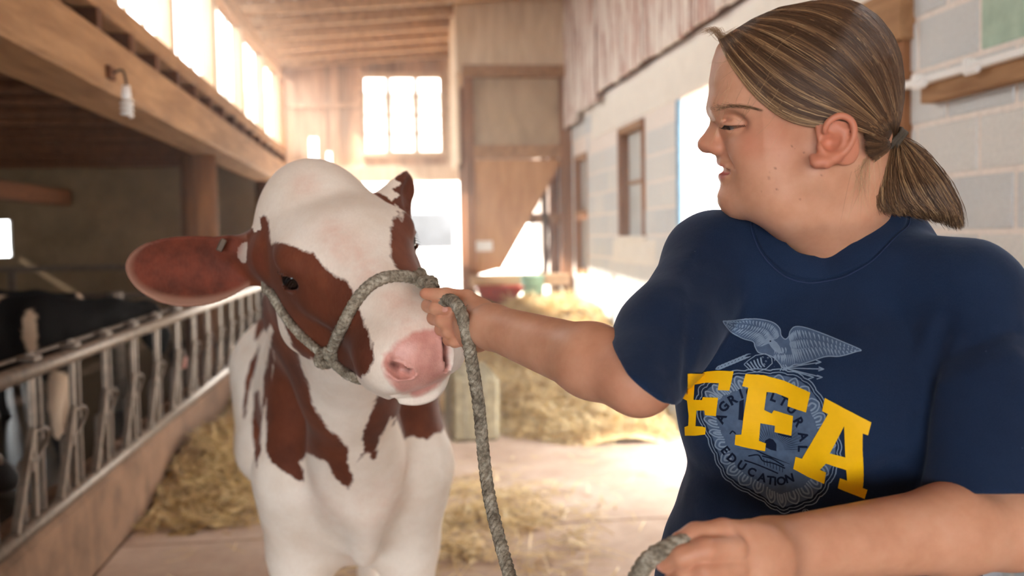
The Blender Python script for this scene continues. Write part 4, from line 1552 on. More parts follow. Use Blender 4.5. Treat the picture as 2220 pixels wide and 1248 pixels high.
# drop any loose scraps, keep the largest piece
bm.verts.ensure_lookup_table()
seen = set(); best = []
for v0 in bm.verts:
    if v0 in seen: continue
    st, comp = [v0], []
    seen.add(v0)
    while st:
        x = st.pop(); comp.append(x)
        for e in x.link_edges:
            y = e.other_vert(x)
            if y not in seen: seen.add(y); st.append(y)
    if len(comp) > len(best): best = comp
kill = set(bm.verts) - set(best)
bmesh.ops.delete(bm, geom=list(kill), context='VERTS')
shirt_bvh = BVHTree.FromBMesh(bm)
sme = bpy.data.meshes.new('t_shirt')
bm.to_mesh(sme); bm.free()
sme.polygons.foreach_set('use_smooth', [True] * len(sme.polygons))
t = NT('navy_jersey')
pos = t.geo()
weave = t.noise(pos, 1400, 2, .5); soft = t.noise(pos, 7, 4, .55)
c = t.ramp(soft, [(0.3, srgb(17, 32, 58)), (0.7, srgb(25, 44, 74))])
c = t.mix(t.ramp(weave, [(.4, (0, 0, 0)), (.7, (.3,) * 3)]), c, srgb(48, 62, 88))
lint = t.n('ShaderNodeTexVoronoi'); lint.inputs['Scale'].default_value = 40; t.l(pos, lint.inputs['Vector'])
c = t.mix(t.ramp(lint.outputs['Distance'], [(.012, (.4,) * 3), (.03, (0, 0, 0))]), c, srgb(120, 132, 160))
add = t.math('ADD', t.math('MULTIPLY', weave, .25), t.noise(pos, 38, 4, .55))
t.bump(add, .35, .0025)
M['jersey'] = t.out(c, .88, spec=.18, sheen=.18)
t.b.inputs['Sheen Roughness'].default_value = .45
t.b.inputs['Sheen Tint'].default_value = (.55, .68, .95, 1)
shirt = link('t_shirt', sme, M['jersey'], woman)
md = shirt.modifiers.new('cloth', 'SOLIDIFY'); md.thickness = .0022; md.offset = -1
# neck band: ribbed strip from the loop towards the neck
nc = P(1800, 520, 1.12)
LP, LN = [], []
for q2 in s2[::1]:
    o_ = Vector(au * q2[0] + av * q2[1] + axn * (nc @ axn + .25))
    h_ = _bv0.ray_cast(o_, Vector(-axn), .6)
    if h_[0] is not None:
        LP.append(h_[0]); LN.append(h_[1] if h_[1].dot(Vector(axn)) > 0 else -h_[1])
LP, LN = np.array(LP), np.array(LN)
for _ in range(2):
    LP = (np.roll(LP, 1, 0) + 2 * LP + np.roll(LP, -1, 0)) / 4
    LN = (np.roll(LN, 1, 0) + LN + np.roll(LN, -1, 0)) / 3
LN /= np.linalg.norm(LN, axis=1)[:, None]
cN = LP.mean(0)
TT = np.roll(LP, -1, 0) - np.roll(LP, 1, 0); TT /= np.linalg.norm(TT, axis=1)[:, None]
IN = np.cross(LN, TT)
sgn = np.sign(((cN - LP) * IN).sum(1).mean())
IN *= sgn
rows = []
for s_, l_ in ((-.0035, .0012), (-.003, .0026), (.0, .0034), (.008, .0034), (.016, .0028), (.0185, .0014), (.0185, -.0008), (.008, -.0012)):
    rows.append(LP + IN * s_ + LN * l_ + np.array([0, 0, .35]) * max(s_, 0))
Vb = np.stack(rows, 0)
nr, ns = Vb.shape[:2]
i, j = np.meshgrid(np.arange(nr - 1), np.arange(ns), indexing='ij')
Fb = np.stack([i * ns + j, i * ns + (j + 1) % ns, (i + 1) * ns + (j + 1) % ns, (i + 1) * ns + j], -1).reshape(-1, 4)
collar = link('collar', mesh_np('collar', Vb.reshape(-1, 3), Fb), M['jersey'], shirt)
# stitched sleeve hems and collar seam
M['thread'] = plain('navy_thread', srgb(40, 56, 92), .8, var=.1, bump=0)
link('collar_seam', mesh_np('collar_seam', *tube_arrays(np.vstack([LP - IN * .0065 + LN * .0012, (LP - IN * .0065 + LN * .0012)[:1]]), .0007, 5, False)[:2]), M['thread'], shirt)

# ------------------------------------------------------------------ jeans and boots (below the frame)
def legs(p):
    q = (p - O) @ TB
    d = None
    for s in (-1, 1):
        e = chain(q, [(s * .085, 0, .90), (s * .095, .01, .50), (s * .10, -.01, .07)], [.105, .078, .062], .05)
        d = e if d is None else smin(d, e, .02)
    d = smin(d, ell(q, (0, 0, .90), (.182, .125, .10)), .05)
    return smax(smax(d, q[:, 2] - .97, .01), .055 - q[:, 2], .005)


V, F = surface(legs, (O[0] - .3, O[1] - .3, .02), (O[0] + .3, O[1] + .3, 1.0), .012)
t = NT('blue_denim'); dn = t.noise(t.geo((1, 1, .3)), 260, 3, .6)
M['denim'] = t.out(t.ramp(dn, [(.3, srgb(44, 62, 96)), (.7, srgb(84, 108, 148))]), .85, spec=.2)
link('jeans', mesh_np('jeans', V, F), M['denim'], woman)
M['boot'] = plain('brown_boot', srgb(92, 60, 40), .6, var=.2, scale=20)
for s in (-1, 1):
    def boot(p, s=s):
        q = (p - O) @ TB
        d = smin(cone(q, (s * .10, -.02, .05), (s * .105, .14, .035), .046, .04), cone(q, (s * .1, -.01, .1), (s * .1, -.015, .05), .05, .05), .03)
        return smax(d, -q[:, 2], .004)
    c_ = O + LAT * s * .1
    V, F = surface(boot, (c_[0] - .2, c_[1] - .22, -.02), (c_[0] + .2, c_[1] + .22, .18), .008)
    link('boot', mesh_np('boot', V, F), M['boot'], woman)

# ------------------------------------------------------------------ hair, pulled back into a low tail
hair_out = UVL([(1592, 66), (1629, 42), (1689, 15), (1758, 2), (1820, -4), (1862, 4), (1902, 32), (1935, 74), (1954, 118), (1960, 166), (1957, 222), (1948, 284), (1928, 330), (1884, 392),
                (1800, 410), (1660, 385), (1584, 300), (1556, 180), (1562, 105)])
hairline = UVL([(1560, 88), (1584, 84), (1596, 120), (1620, 165), (1652, 208), (1694, 244), (1740, 260), (1782, 264), (1800, 256), (1828, 246), (1858, 262), (1864, 292), (1870, 315),
                (1890, 338), (1912, 352), (1960, 345), (1990, 200), (1960, 20), (1800, -40), (1640, 0), (1560, 60)])
TIE = P(1932, 308, 1.125)


def capf(p):
    q = (p - HC) @ HB
    return inflate(np.stack([q[:, 0], q[:, 1], np.abs(q[:, 2])], 1), hair_out, .088, .0775)


V, F = surface(capf, HC - .19, HC + .19, .0036)
QV = (V - HC) @ HB
ins = poly_sd(QV[:, :2], hairline)
fm = (ins[F].mean(1) < -.007)
F2 = F[fm]
us = np.zeros(len(V), bool); us[F2.ravel()] = True
re_ = np.cumsum(us) - 1
t = NT('streaked_hair')
tint = t.attr('tint').outputs['Fac']
hc_ = t.ramp(tint, [(0.0, srgb(52, 36, 27)), (0.3, srgb(86, 62, 45)), (0.55, srgb(126, 96, 69)), (0.8, srgb(184, 150, 110)), (1.0, srgb(214, 184, 142))])
M['hair'] = t.out(hc_, .38, spec=.45)
t2 = NT('hair_under'); M['hair_under'] = t2.out(t2.ramp(t2.noise(t2.geo(), 60, 3), [(.3, srgb(52, 36, 26)), (.7, srgb(84, 60, 42))]), .55, spec=.3)
hm_ = mesh_np('hair', V, F)
Nh = np.zeros(len(V) * 3, np.float32); hm_.vertices.foreach_get('normal', Nh); Nh = Nh.reshape(-1, 3)
Vh = V - Nh * (.0022 + .004 * np.clip((QV[:, 0:1] * -1 - .075) / .03, 0, 1))
hair = link('hair', mesh_np('hair', Vh[us], re_[F2]), M['hair_under'], woman)

guides_px = [  # front hairline low and back ... up to the crown
    [(1556, 84), (1590, 138), (1640, 200), (1700, 247), (1764, 266), (1830, 268), (1890, 290), (1930, 310)],
    [(1572, 76), (1620, 138), (1690, 202), (1770, 240), (1850, 262), (1900, 288), (1932, 308)],
    [(1590, 68), (1650, 112), (1730, 168), (1810, 218), (1880, 264), (1934, 306)],
    [(1612, 54), (1690, 82), (1780, 134), (1850, 196), (1905, 258), (1936, 304)],
    [(1640, 38), (1730, 50), (1820, 98), (1885, 170), (1922, 244), (1939, 300)],
    [(1690, 18), (1780, 22), (1860, 62), (1915, 130), (1942, 220), (1943, 298)],
    [(1760, 4), (1840, 8), (1900, 44), (1940, 108), (1955, 200), (1947, 296)]]
GN = 22
G2 = []
for g in guides_px:
    c_ = catmull(UVL(g), 120)
    sl = np.concatenate([[0], np.cumsum(np.linalg.norm(np.diff(c_, axis=0), axis=1))])
    G2.append(np.stack([np.interp(np.linspace(0, sl[-1], GN), sl, c_[:, k]) for k in range(2)], 1))
G2 = np.array(G2)
tieq = (TIE - HC) @ HB


def wcap(u2):
    d2 = np.maximum(poly_sd(u2, hair_out) + .088, 0) / .088
    return .0775 * np.sqrt(np.clip(1 - d2 ** 2, 0, 1))


gu, gv_ = np.meshgrid(np.arange(-.13, .125, .004), np.arange(-.1, .135, .004), indexing='ij')
g2 = np.stack([gu.ravel(), gv_.ravel()], 1).astype(np.float32)
a_, b_ = np.zeros(len(g2), np.float32), np.full(len(g2), .1, np.float32)
for _ in range(11):
    m_ = (a_ + b_) / 2
    inn = face(np.concatenate([g2, m_[:, None]], 1)) < 0
    a_ = np.where(inn, m_, a_); b_ = np.where(inn, b_, m_)
wsk = a_.reshape(gu.shape)


def wskin(q):
    x = np.clip((q[:, 0] + .13) / .004, 0, wsk.shape[0] - 1.001); y = np.clip((q[:, 1] + .1) / .004, 0, wsk.shape[1] - 1.001)
    i, j = x.astype(int), y.astype(int); fx, fy = x - i, y - j
    return (wsk[i, j] * (1 - fx) + wsk[i + 1, j] * fx) * (1 - fy) + (wsk[i, j + 1] * (1 - fx) + wsk[i + 1, j + 1] * fx) * fy


NS = 17000
S_ = rng.random(NS) ** 1.15 * (len(G2) - 1.001)
fr = S_ - np.floor(S_); ii = np.floor(S_).astype(int)
base2 = G2[ii] * (1 - fr)[:, None, None] + G2[ii + 1] * fr[:, None, None]
tt = np.linspace(0, 1, GN)
st0 = rng.random(NS) ** 2.2 * .45 - .012 * rng.random(NS)
tq = np.maximum(st0, 0)[:, None] + (1 - np.maximum(st0, 0)[:, None]) * tt[None]
gi = np.clip((tq * (GN - 1)).astype(int), 0, GN - 2); gf = tq * (GN - 1) - gi
pth = np.take_along_axis(base2, gi[..., None].repeat(2, 2), 1) * (1 - gf)[..., None] + np.take_along_axis(base2, (gi + 1)[..., None].repeat(2, 2), 1) * gf[..., None]
wob = np.cumsum(rng.normal(0, .00022, (NS, GN, 2)), 1) * np.sin(np.pi * tq)[..., None]
off = rng.normal(0, .0016, (NS, 1, 2)) * np.sin(np.pi * np.clip(tq, 0, 1))[..., None]
pth = pth + wob + off
side = np.where(rng.random(NS) < .72, 1, -1)
pr_ = pth.reshape(-1, 2); ww = np.maximum(wcap(pr_), np.where(wskin(pr_) > .003, wskin(pr_) + .0016, 0)).reshape(NS, GN)
lift = (.0004 + .0016 * rng.random(NS))[:, None] + .0025 * np.sin(np.pi * tq) * rng.random(NS)[:, None] ** 3
ww = (ww + lift) * side[:, None]
k_end = np.clip((tq - .90) / .10, 0, 1) ** 1.5
ww = ww * (1 - k_end) + k_end * (tieq[2] + rng.normal(0, .006, NS)[:, None])
P3 = HC + np.concatenate([pth, ww[..., None]], -1) @ HB.T
P3 += (HW * side[:, None, None]) * 0
streak = .5 + .5 * np.sin(S_ * 13.0 + 1.3) * np.sin(S_ * 5.1 + .4 + st0 * 2)
tn = np.clip(.18 + .30 * streak ** 2 + rng.normal(0, .07, NS) + .30 * np.clip(1 - S_ / .5, 0, 1), 0, 1)
tn = np.where(rng.random(NS) < .06, np.clip(tn + .35, 0, 1), tn)
for s0 in (.9, 1.55, 2.3, 2.9, 3.7, 4.6):
    tn = np.where(rng.random(NS) < .75 * np.exp(-((S_ - s0 + .25 * st0) / .085) ** 2), np.clip(tn + .34, 0, 1), tn)

# fringe tuft flicked forward off the brow, and stray hairs
def strands(paths, n=GN):
    return np.array([catmull(np.array(p_), n) for p_ in paths])


tuft = []
for k in range(90):
    r_ = rng.normal(0, 1, 3)
    a = HC + HB @ np.array([*uv(1572 + r_[0] * 8, 84 + r_[1] * 4), .004 + .006 * r_[2]])
    tip = HC + HB @ np.array([*uv(1508 + rng.random() * 50, 70 + rng.normal(0, 5)), .004 + .008 * r_[1]])
    mid = (a + tip) / 2 + HV * .006 + HB[:, 2] * .002
    tuft.append([a + HB @ np.array([-.02, .008, 0]), a, mid, tip])
strays = []
for k in range(20):
    x0, y0 = rng.uniform(1570, 1760), rng.uniform(60, 200)
    a = np.array(uv(x0, y0)); wv = wcap(a[None])[0]
    b = a + np.array([rng.uniform(.01, .05), -rng.uniform(.03, .075)])
    if b[0] > .098: b[0] = .098
    wb2 = max(wcap(b[None])[0], .062)
    strays.append([HC + HB @ np.array([*a, wv + .001]), HC + HB @ np.array([*((a + b) / 2 + rng.normal(0, .006, 2)), (wv + wb2) / 2 + .010]), HC + HB @ np.array([*b, wb2 + .004])])
for k in range(40):          # wisps at the nape
    a = P(rng.uniform(1862, 1900), rng.uniform(270, 330), 1.075)
    strays.append([a, a + UY * -.03 + RX * rng.uniform(-.012, .006) - FZ * .004, a + UY * -rng.uniform(.045, .085) + RX * rng.uniform(-.025, .012) - FZ * rng.uniform(-.002, .006)])
# the tail
tailp = {0.0: [(1932, 312), (1914, 345), (1901, 392), (1894, 432), (1906, 458)], .33: [(1936, 312), (1936, 360), (1946, 410), (1972, 448), (1998, 466)],
         .66: [(1942, 308), (1972, 356), (2004, 404), (2036, 452), (2058, 484)], 1.0: [(1950, 300), (1998, 336), (2040, 390), (2066, 440), (2084, 497)]}
TG = np.array([catmull(np.array([P(x, y, 1.12 - .006 * i) for i, (x, y) in enumerate(tailp[k])]), GN) for k in sorted(tailp)])
NT_ = 9500
e_ = rng.random(NT_) * 2.999
ei = np.floor(e_).astype(int); ef = (e_ - ei)[:, None, None]
TP = TG[ei] * (1 - ef) + TG[ei + 1] * ef
prof = np.interp(tt, [0, .12, .5, .85, 1], [.010, .018, .026, .022, .012])
dz = rng.uniform(-1, 1, NT_)
rr_ = np.sqrt(np.clip(1 - ((e_ / 3) * 2 - 1) ** 2 * .75, 0, 1))
TP = TP + FZ * (dz * rr_)[:, None, None] * prof[None, :, None] + rng.normal(0, .0014, (NT_, 1, 3)) + np.cumsum(rng.normal(0, .00035, (NT_, GN, 3)), 1)
cutl = rng.uniform(.82, 1.0, NT_)
TP = np.array([np.stack([np.interp(tt * c_, tt, p_[:, k]) for k in range(3)], 1) for c_, p_ in zip(cutl, TP)])
tnt = np.clip(.44 + .22 * np.sin(e_ * 9 + 1) * np.sin(e_ * 23) + rng.normal(0, .16, NT_) - .12 * (dz > .2), 0, 1)


def hair_obj(name, A, tint, rad, parent):
    n, m = A.shape[:2]
    hc = bpy.data.hair_curves.new(name)
    hc.add_curves([m] * n)
    hc.position_data.foreach_set('vector', A.astype(np.float32).ravel())
    ra_ = hc.attributes.get('radius') or hc.attributes.new('radius', 'FLOAT', 'POINT')
    prof_ = rad * np.interp(np.linspace(0, 1, m), [0, .1, .8, 1], [.3, 1, .9, .3])
    ra_.data.foreach_set('value', np.tile(prof_, n).astype(np.float32))
    ta = hc.attributes.new('tint', 'FLOAT', 'CURVE')
    ta.data.foreach_set('value', np.asarray(tint, np.float32))
    hc.materials.append(M['hair'])
    return link(name, hc, None, parent)


nape = [[(1868, 268), (1885, 284), (1908, 298), (1932, 308)], [(1872, 305), (1888, 308), (1910, 310), (1932, 310)], [(1874, 322), (1892, 322), (1912, 316), (1934, 312)], [(1892, 342), (1904, 334), (1918, 324), (1936, 314)]]
GNp = np.array([catmull(UVL(g), GN) for g in nape])
Nn = 3000
sn = rng.random(Nn) * 2.999; si = sn.astype(int); sf = (sn - si)[:, None, None]
pn = GNp[si] * (1 - sf) + GNp[si + 1] * sf + rng.normal(0, .0012, (Nn, 1, 2))
sd_ = np.where(rng.random(Nn) < .7, 1, -1)
wn2 = (wcap(pn.reshape(-1, 2)).reshape(Nn, GN) + .0015 * rng.random((Nn, 1)) + .0006) * sd_[:, None]
ke = np.clip((tt - .72) / .28, 0, 1)[None] ** 1.5
wn2 = wn2 * (1 - ke) + ke * (tieq[2] + rng.normal(0, .006, Nn)[:, None])
PN = HC + np.concatenate([pn, wn2[..., None]], -1) @ HB.T
tnn = np.clip(.25 + .2 * np.sin(sn * 7) + rng.normal(0, .08, Nn), 0, 1)
hair_obj('strands', np.concatenate([P3, PN]), np.concatenate([tn, tnn]), .00034, hair)
hair_obj('flyaway_strands', strands(tuft + strays), np.concatenate([np.full(90, .66), rng.uniform(.6, 1, len(strays))]), .00012, hair)
tail_core = lambda p: chain(p, [P(1936, 312, 1.12), P(1956, 360, 1.115), P(1985, 415, 1.11), P(2022, 460, 1.10)], [.010, .018, .019, .008], .01)
V, F = surface(tail_core, P(1985, 400, 1.11) - .11, P(1985, 400, 1.11) + .11, .005)
pony = link('ponytail', mesh_np('ponytail', V, F), M['hair_under'], woman)
hair_obj('strands', TP, tnt, .00032, pony)
# elastic tie: three wraps
ta_ = P(1975, 340, 1.12) - P(1925, 300, 1.12); ta_ /= np.linalg.norm(ta_)
tb_ = np.cross(ta_, FZ); tb_ /= np.linalg.norm(tb_); tc_ = np.cross(ta_, tb_)
ang = np.linspace(0, 2 * math.pi, 41)
M['elastic'] = plain('hair_elastic', srgb(74, 66, 56), .7, var=.2, scale=200, bump=.2)
Vs, Fs, o_ = [], [], 0
for k, dx_ in enumerate((-.0035, 0, .0035)):
    ring = np.array([P(1936, 308, 1.118) + ta_ * (dx_ + .0015 * math.sin(a * 2 + k)) + tb_ * .0165 * math.cos(a) + tc_ * .0145 * math.sin(a) for a in ang])
    Vt, Ft, _, _ = tube_arrays(ring, .0026, 8, False)
    Vs.append(Vt); Fs.append(Ft + o_); o_ += len(Vt)
link('hair_tie', mesh_np('hair_tie', np.vstack(Vs), np.vstack(Fs)), M['elastic'], woman)
# eyebrow hairs
brows = []
for k in range(230):
    u_ = rng.random() ** 1.25
    x = 1546 + 98 * u_; y = 236 - 9 * math.sin(u_ * 2.4) + 5 * u_ + rng.normal(0, 3.4) * (1 - .6 * u_)
    q0 = np.array(uv(x, y)); w0 = .012 + .042 * u_ ** .75
    f0 = face(np.array([[*q0, w0 + .03]], np.float32))[0]
    w_ = w0 + .03 - f0 * .98
    for _ in range(6):
        w_ -= face(np.array([[*q0, w_]], np.float32))[0] * .9
    a = HC + HB @ np.array([*q0, w_ + .0009])
    b = a + HB @ np.array([-.006 - .003 * rng.random(), .0012 - .004 * u_, .0022])
    brows.append([a, (a + b) / 2 + HB[:, 2] * .0006, b])
hair_obj('eyebrow', strands(brows, 6), np.clip(rng.normal(.46, .1, len(brows)), 0, 1), .00014, woman)
# ================================================================== ROPES
t = NT('grey_rope')
pos = t.geo()
fib = t.noise(pos, 240, 3, .7); bl_ = t.noise(pos, 60, 3, .6)
c = t.ramp(bl_, [(.3, srgb(112, 104, 92)), (.5, srgb(160, 152, 136)), (.7, srgb(196, 190, 174))])
c = t.mix(t.ramp(fib, [(.35, (.5,) * 3), (.6, (0, 0, 0))]), c, srgb(70, 60, 48))
t.bump(fib, .5, .002)
M['rope'] = t.out(c, .9, spec=.15)
M['fuzz'] = plain('rope_fibre', srgb(190, 176, 150), .9, var=.1, bump=0)


def rope_arrays(path, R, strands=4, pitch=.034, seg=6, fuzz=0):
    path = np.asarray(path, float)
    sl = np.concatenate([[0], np.cumsum(np.linalg.norm(np.diff(path, axis=0), axis=1))])
    n = max(8, int(sl[-1] / .0032))
    s = np.linspace(0, sl[-1], n)
    path = np.stack([np.interp(s, sl, path[:, k]) for k in range(3)], 1)
    T, N_, B_ = frames(path)
    Vs, Fs, o = [], [], 0
    for k in range(strands):
        a = 2 * math.pi * (s / pitch + k / strands)
        sub = path + R * .52 * (np.cos(a)[:, None] * N_ + np.sin(a)[:, None] * B_)
        Vt, Ft, _, _ = tube_arrays(sub, R * .56, seg, False)
        Vs.append(Vt); Fs.append(Ft + o); o += len(Vt)
    for _ in range(int(fuzz * sl[-1])):
        i = rng.integers(1, n - 1); a = rng.uniform(0, 2 * math.pi)
        d = math.cos(a) * N_[i] + math.sin(a) * B_[i]
        p0 = path[i] + d * R * .95
        p1 = p0 + d * rng.uniform(.001, .005) + T[i] * rng.uniform(-.006, .006)
        w = np.cross(d, T[i]) * .00022
        Vs.append(np.array([p0 - w, p0 + w, p1 + w * .4, p1 - w * .4])); Fs.append(np.array([[0, 1, 2, 3]]) + o); o += 4
    return np.vstack(Vs), np.vstack(Fs)


def rope(name, pts, R, parent=None, n=160, fuzz=260, **k):
    V, F = rope_arrays(catmull(pts, n), R, fuzz=fuzz, **k)
    return link(name, mesh_np(name, V, F), M['rope'], parent)


def dr(pts, off):
    out = []
    for p_ in pts:
        q = drape(cow_bvh, p_[0], p_[1], off)
        if q is not None: out.append(q)
    return out


halter = empty('rope_halter', H2W((0, .12, .05)))
tag(halter, 'grey braided rope halter around the red and white cow\'s muzzle and cheek', 'halter')
RR = .0088
nb = dr([(722, 770), (734, 742), (748, 712), (764, 680), (782, 650), (806, 624), (832, 610), (858, 606), (884, 609)], RR * .8)
nb += [P(908, 612, 1.445), P(928, 612, 1.40), P(940, 622, 1.36)]
rope('noseband', nb, RR, halter)
ck = [H2W((.10, -.15, -.06)), H2W((.122, -.10, -.085))] + dr([(596, 634), (612, 662), (634, 694), (662, 726), (692, 752), (716, 770)], RR * .7)
rope('cheek_rope', ck, RR * .84, halter)
chs = dr([(720, 768), (734, 786), (752, 800), (770, 812)], RR * .7) + [H2W((.04, .13, -.165)), H2W((-.03, .13, -.165)), H2W((-.085, .10, -.10)), H2W((-.088, .09, -.03)), P(905, 602, 1.47), P(926, 612, 1.41)]
rope('chin_rope', chs, RR * .84, halter)
fs = [H2W((-.10, -.15, -.06)), H2W((-.118, -.04, -.06)), P(888, 588, 1.52), P(904, 600, 1.46), P(926, 616, 1.40)]
rope('cheek_rope', fs, RR * .84, halter)
kc = drape(cow_bvh, 720, 770, RR * 1.1)
cyc = [kc + .0125 * (math.cos(a) * (RX * .8 + UY * .6) + .8 * math.sin(a) * (UY * .8 - RX * .6)) - FZ * (.004 + .006 * math.cos(a * 2)) for a in np.linspace(0, 2 * math.pi, 14)]
rope('knot', cyc, RR * .8, halter, 60)
kc2 = P(930, 613, 1.395)
cyc = [kc2 + .0095 * (math.cos(a) * RX + .7 * math.sin(a) * UY) - FZ * (.004 * math.cos(a * 2)) for a in np.linspace(0, 2 * math.pi, 14)]
rope('knot', cyc, RR * .58, halter, 60)

lead = [P(932, 616, 1.39), P(934, 630, 1.352), P(946, 650, 1.338), P(962, 652, 1.322), P(976, 650, 1.290), P(990, 660, 1.258), P(1004, 690, 1.240), P(1015, 740, 1.244), P(1026, 805, 1.262),
        P(1038, 880, 1.278), P(1046, 960, 1.280), P(1055, 1040, 1.27), P(1068, 1110, 1.25), P(1086, 1180, 1.225), P(1108, 1255, 1.19), P(1140, 1340, 1.13), P(1200, 1420, 1.05),
        P(1270, 1420, .96), P(1338, 1340, .90), P(1384, 1246, .872), P(1408, 1212, .864), P(1440, 1191, .858), P(1474, 1179, .858), P(1508, 1176, .866), P(1545, 1190, .874), P(1575, 1235, .872),
        P(1596, 1300, .886), P(1606, 1400, .91), P(1600, 1500, .93)]
lr = rope('lead_rope', lead, .0082, None, 700, 420)
tag(lr, 'grey braided lead rope looping from the halter hand down to her other hand', 'rope')

# ================================================================== SHIRT PRINT
from mathutils.geometry import delaunay_2d_cdt
M['yellow_print'] = plain('yellow_print', srgb(250, 196, 12), .6, var=.04, scale=60, bump=.08, spec=.25)
M['blue_print'] = plain('steel_blue_print', srgb(130, 152, 178), .8, var=.12, scale=90, bump=.05, spec=.15)
M['blue_tint'] = plain('faded_blue_print', srgb(80, 100, 128), .85, var=.14, scale=120, bump=.05, spec=.15)
M['navy_print'] = plain('dark_print', srgb(20, 30, 52), .85, var=.1, bump=0, spec=.15)
K6 = 2.310


def c6(p):
    return (1420 + p[0] / K6, 640 + p[1] / K6)


shirt_d = {}


def on_shirt(px, py, off):
    d = Vector(ray(px, py)).normalized()
    h = shirt_bvh.ray_cast(Vector(CAM), d, 3)
    if h[0] is None: return None
    n = h[1] if h[1].dot(d) < 0 else -h[1]
    return np.array(h[0]) + np.array(n) * off


def decal_tris(V2, T2, off):
    W, ok = [], []
    for p in V2:
        q = on_shirt(p[0], p[1], off)
        ok.append(q is not None); W.append(q if q is not None else np.zeros(3))
    return W, [f for f in T2 if all(ok[i] for i in f)]


def resample(poly, step, closed=True):
    A = np.asarray(poly, float)
    if closed: A = np.vstack([A, A[:1]])
    out = []
    for a, b in zip(A[:-1], A[1:]):
        n = max(1, int(np.ceil(np.linalg.norm(b - a) / step)))
        out += [a + (b - a) * k / n for k in range(n)]
    if not closed: out.append(A[-1])
    return np.array(out)


def fill(polys, off, step=4.0):
    """Filled flat print (first ring outer, others holes), draped on the cloth."""
    rings = [resample([c6(p) for p in r], step) for r in polys]
    pts, edges, o = [], [], 0
    for r in rings:
        n = len(r); pts += list(r); edges += [(o + i, o + (i + 1) % n) for i in range(n)]; o += n
    lo, hi = rings[0].min(0), rings[0].max(0)
    gx, gy = np.meshgrid(np.arange(lo[0], hi[0], step * 1.7), np.arange(lo[1], hi[1], step * 1.7))
    g = np.stack([gx.ravel(), gy.ravel()], 1)
    sd = poly_sd(g, rings[0])
    for r in rings[1:]: sd = np.maximum(sd, -poly_sd(g, r))
    pts += list(g[sd < -1.2])
    v, e, f, *_ = delaunay_2d_cdt([Vector((float(p[0]), float(p[1]))) for p in pts], edges, [], 0, 1e-4)
    v = np.array([(p.x, p.y) for p in v]); f = np.array(f)
    c = v[f].mean(1)
    sd = poly_sd(c, rings[0])
    for r in rings[1:]: sd = np.maximum(sd, -poly_sd(c, r))
    return decal_tris(v, [tuple(x) for x in f[sd < 0]], off)


def ribbon(poly, w, off, closed=False, taper=False, smooth=True):
    P_ = np.array([c6(p) for p in poly])
    if smooth and len(P_) > 2:
        P_ = catmull(np.vstack([P_, P_[:1]]) if closed else P_, max(6, len(P_) * 5))
    elif closed:
        P_ = np.vstack([P_, P_[:1]])
    P_ = resample(P_, 3.0, False)
    T = np.gradient(P_, axis=0); T /= np.linalg.norm(T, axis=1)[:, None] + 1e-9
    Nn_ = np.stack([-T[:, 1], T[:, 0]], 1)
    wv = np.full(len(P_), w / K6 / 2)
    if taper: wv *= np.interp(np.linspace(0, 1, len(P_)), [0, .3, 1], [.5, 1, .15])
    V2 = np.concatenate([P_ + Nn_ * wv[:, None], P_ - Nn_ * wv[:, None]])
    n = len(P_)
    return decal_tris(V2, [(i, i + 1, n + i + 1, n + i) for i in range(n - 1)], off)


class Deco:
    def __init__(self): self.V, self.F = [], []
    def add(self, vf):
        o = len(self.V); self.V += [tuple(v) for v in vf[0]]; self.F += [tuple(i + o for i in f) for f in vf[1]]
    def build(self, name, mat, parent):
        me = bpy.data.meshes.new(name); me.from_pydata(self.V, [], self.F)
        bm = bmesh.new(); bm.from_mesh(me); bmesh.ops.recalc_face_normals(bm, faces=list(bm.faces)); bm.to_mesh(me); bm.free()
        return link(name, me, mat, parent)


F1 = [(152, 394), (230, 384), (320, 380), (398, 383), (377, 478), (320, 475), (325, 441), (262, 438), (208, 447), (202, 521), (243, 523), (248, 508), (322, 512), (312, 601), (258, 596), (255, 573), (216, 574), (211, 650), (244, 652), (262, 658), (259, 692), (210, 698), (160, 697), (158, 655), (176, 648), (178, 600), (170, 526), (150, 516)]
F2 = [(457, 396), (545, 402), (650, 430), (785, 488), (762, 586), (670, 556), (674, 516), (610, 490), (562, 484), (550, 572), (590, 590), (600, 574), (698, 603), (690, 699), (604, 681), (607, 650), (530, 637), (524, 722), (560, 736), (556, 775), (480, 760), (404, 742), (408, 692), (437, 690), (448, 590), (470, 462), (440, 456)]
A1 = [(856, 514), (960, 570), (1083, 634), (1068, 698), (1042, 688), (1041, 958), (1064, 968), (1051, 1014), (985, 986), (917, 955), (928, 905), (962, 917), (958, 866), (862, 838), (834, 866), (864, 879), (852, 936), (775, 905), (697, 863), (710, 802), (742, 812), (872, 592), (842, 578)]
A2 = [(951, 652), (957, 808), (880, 788)]
for nm, polys in (('letter_f', [F1]), ('letter_f', [F2]), ('letter_a', [A1, A2])):
    D = Deco(); D.add(fill(polys, .0030)); o = D.build(nm, M['yellow_print'], shirt)
    o['label'] = 'yellow block letter on the shirt front'

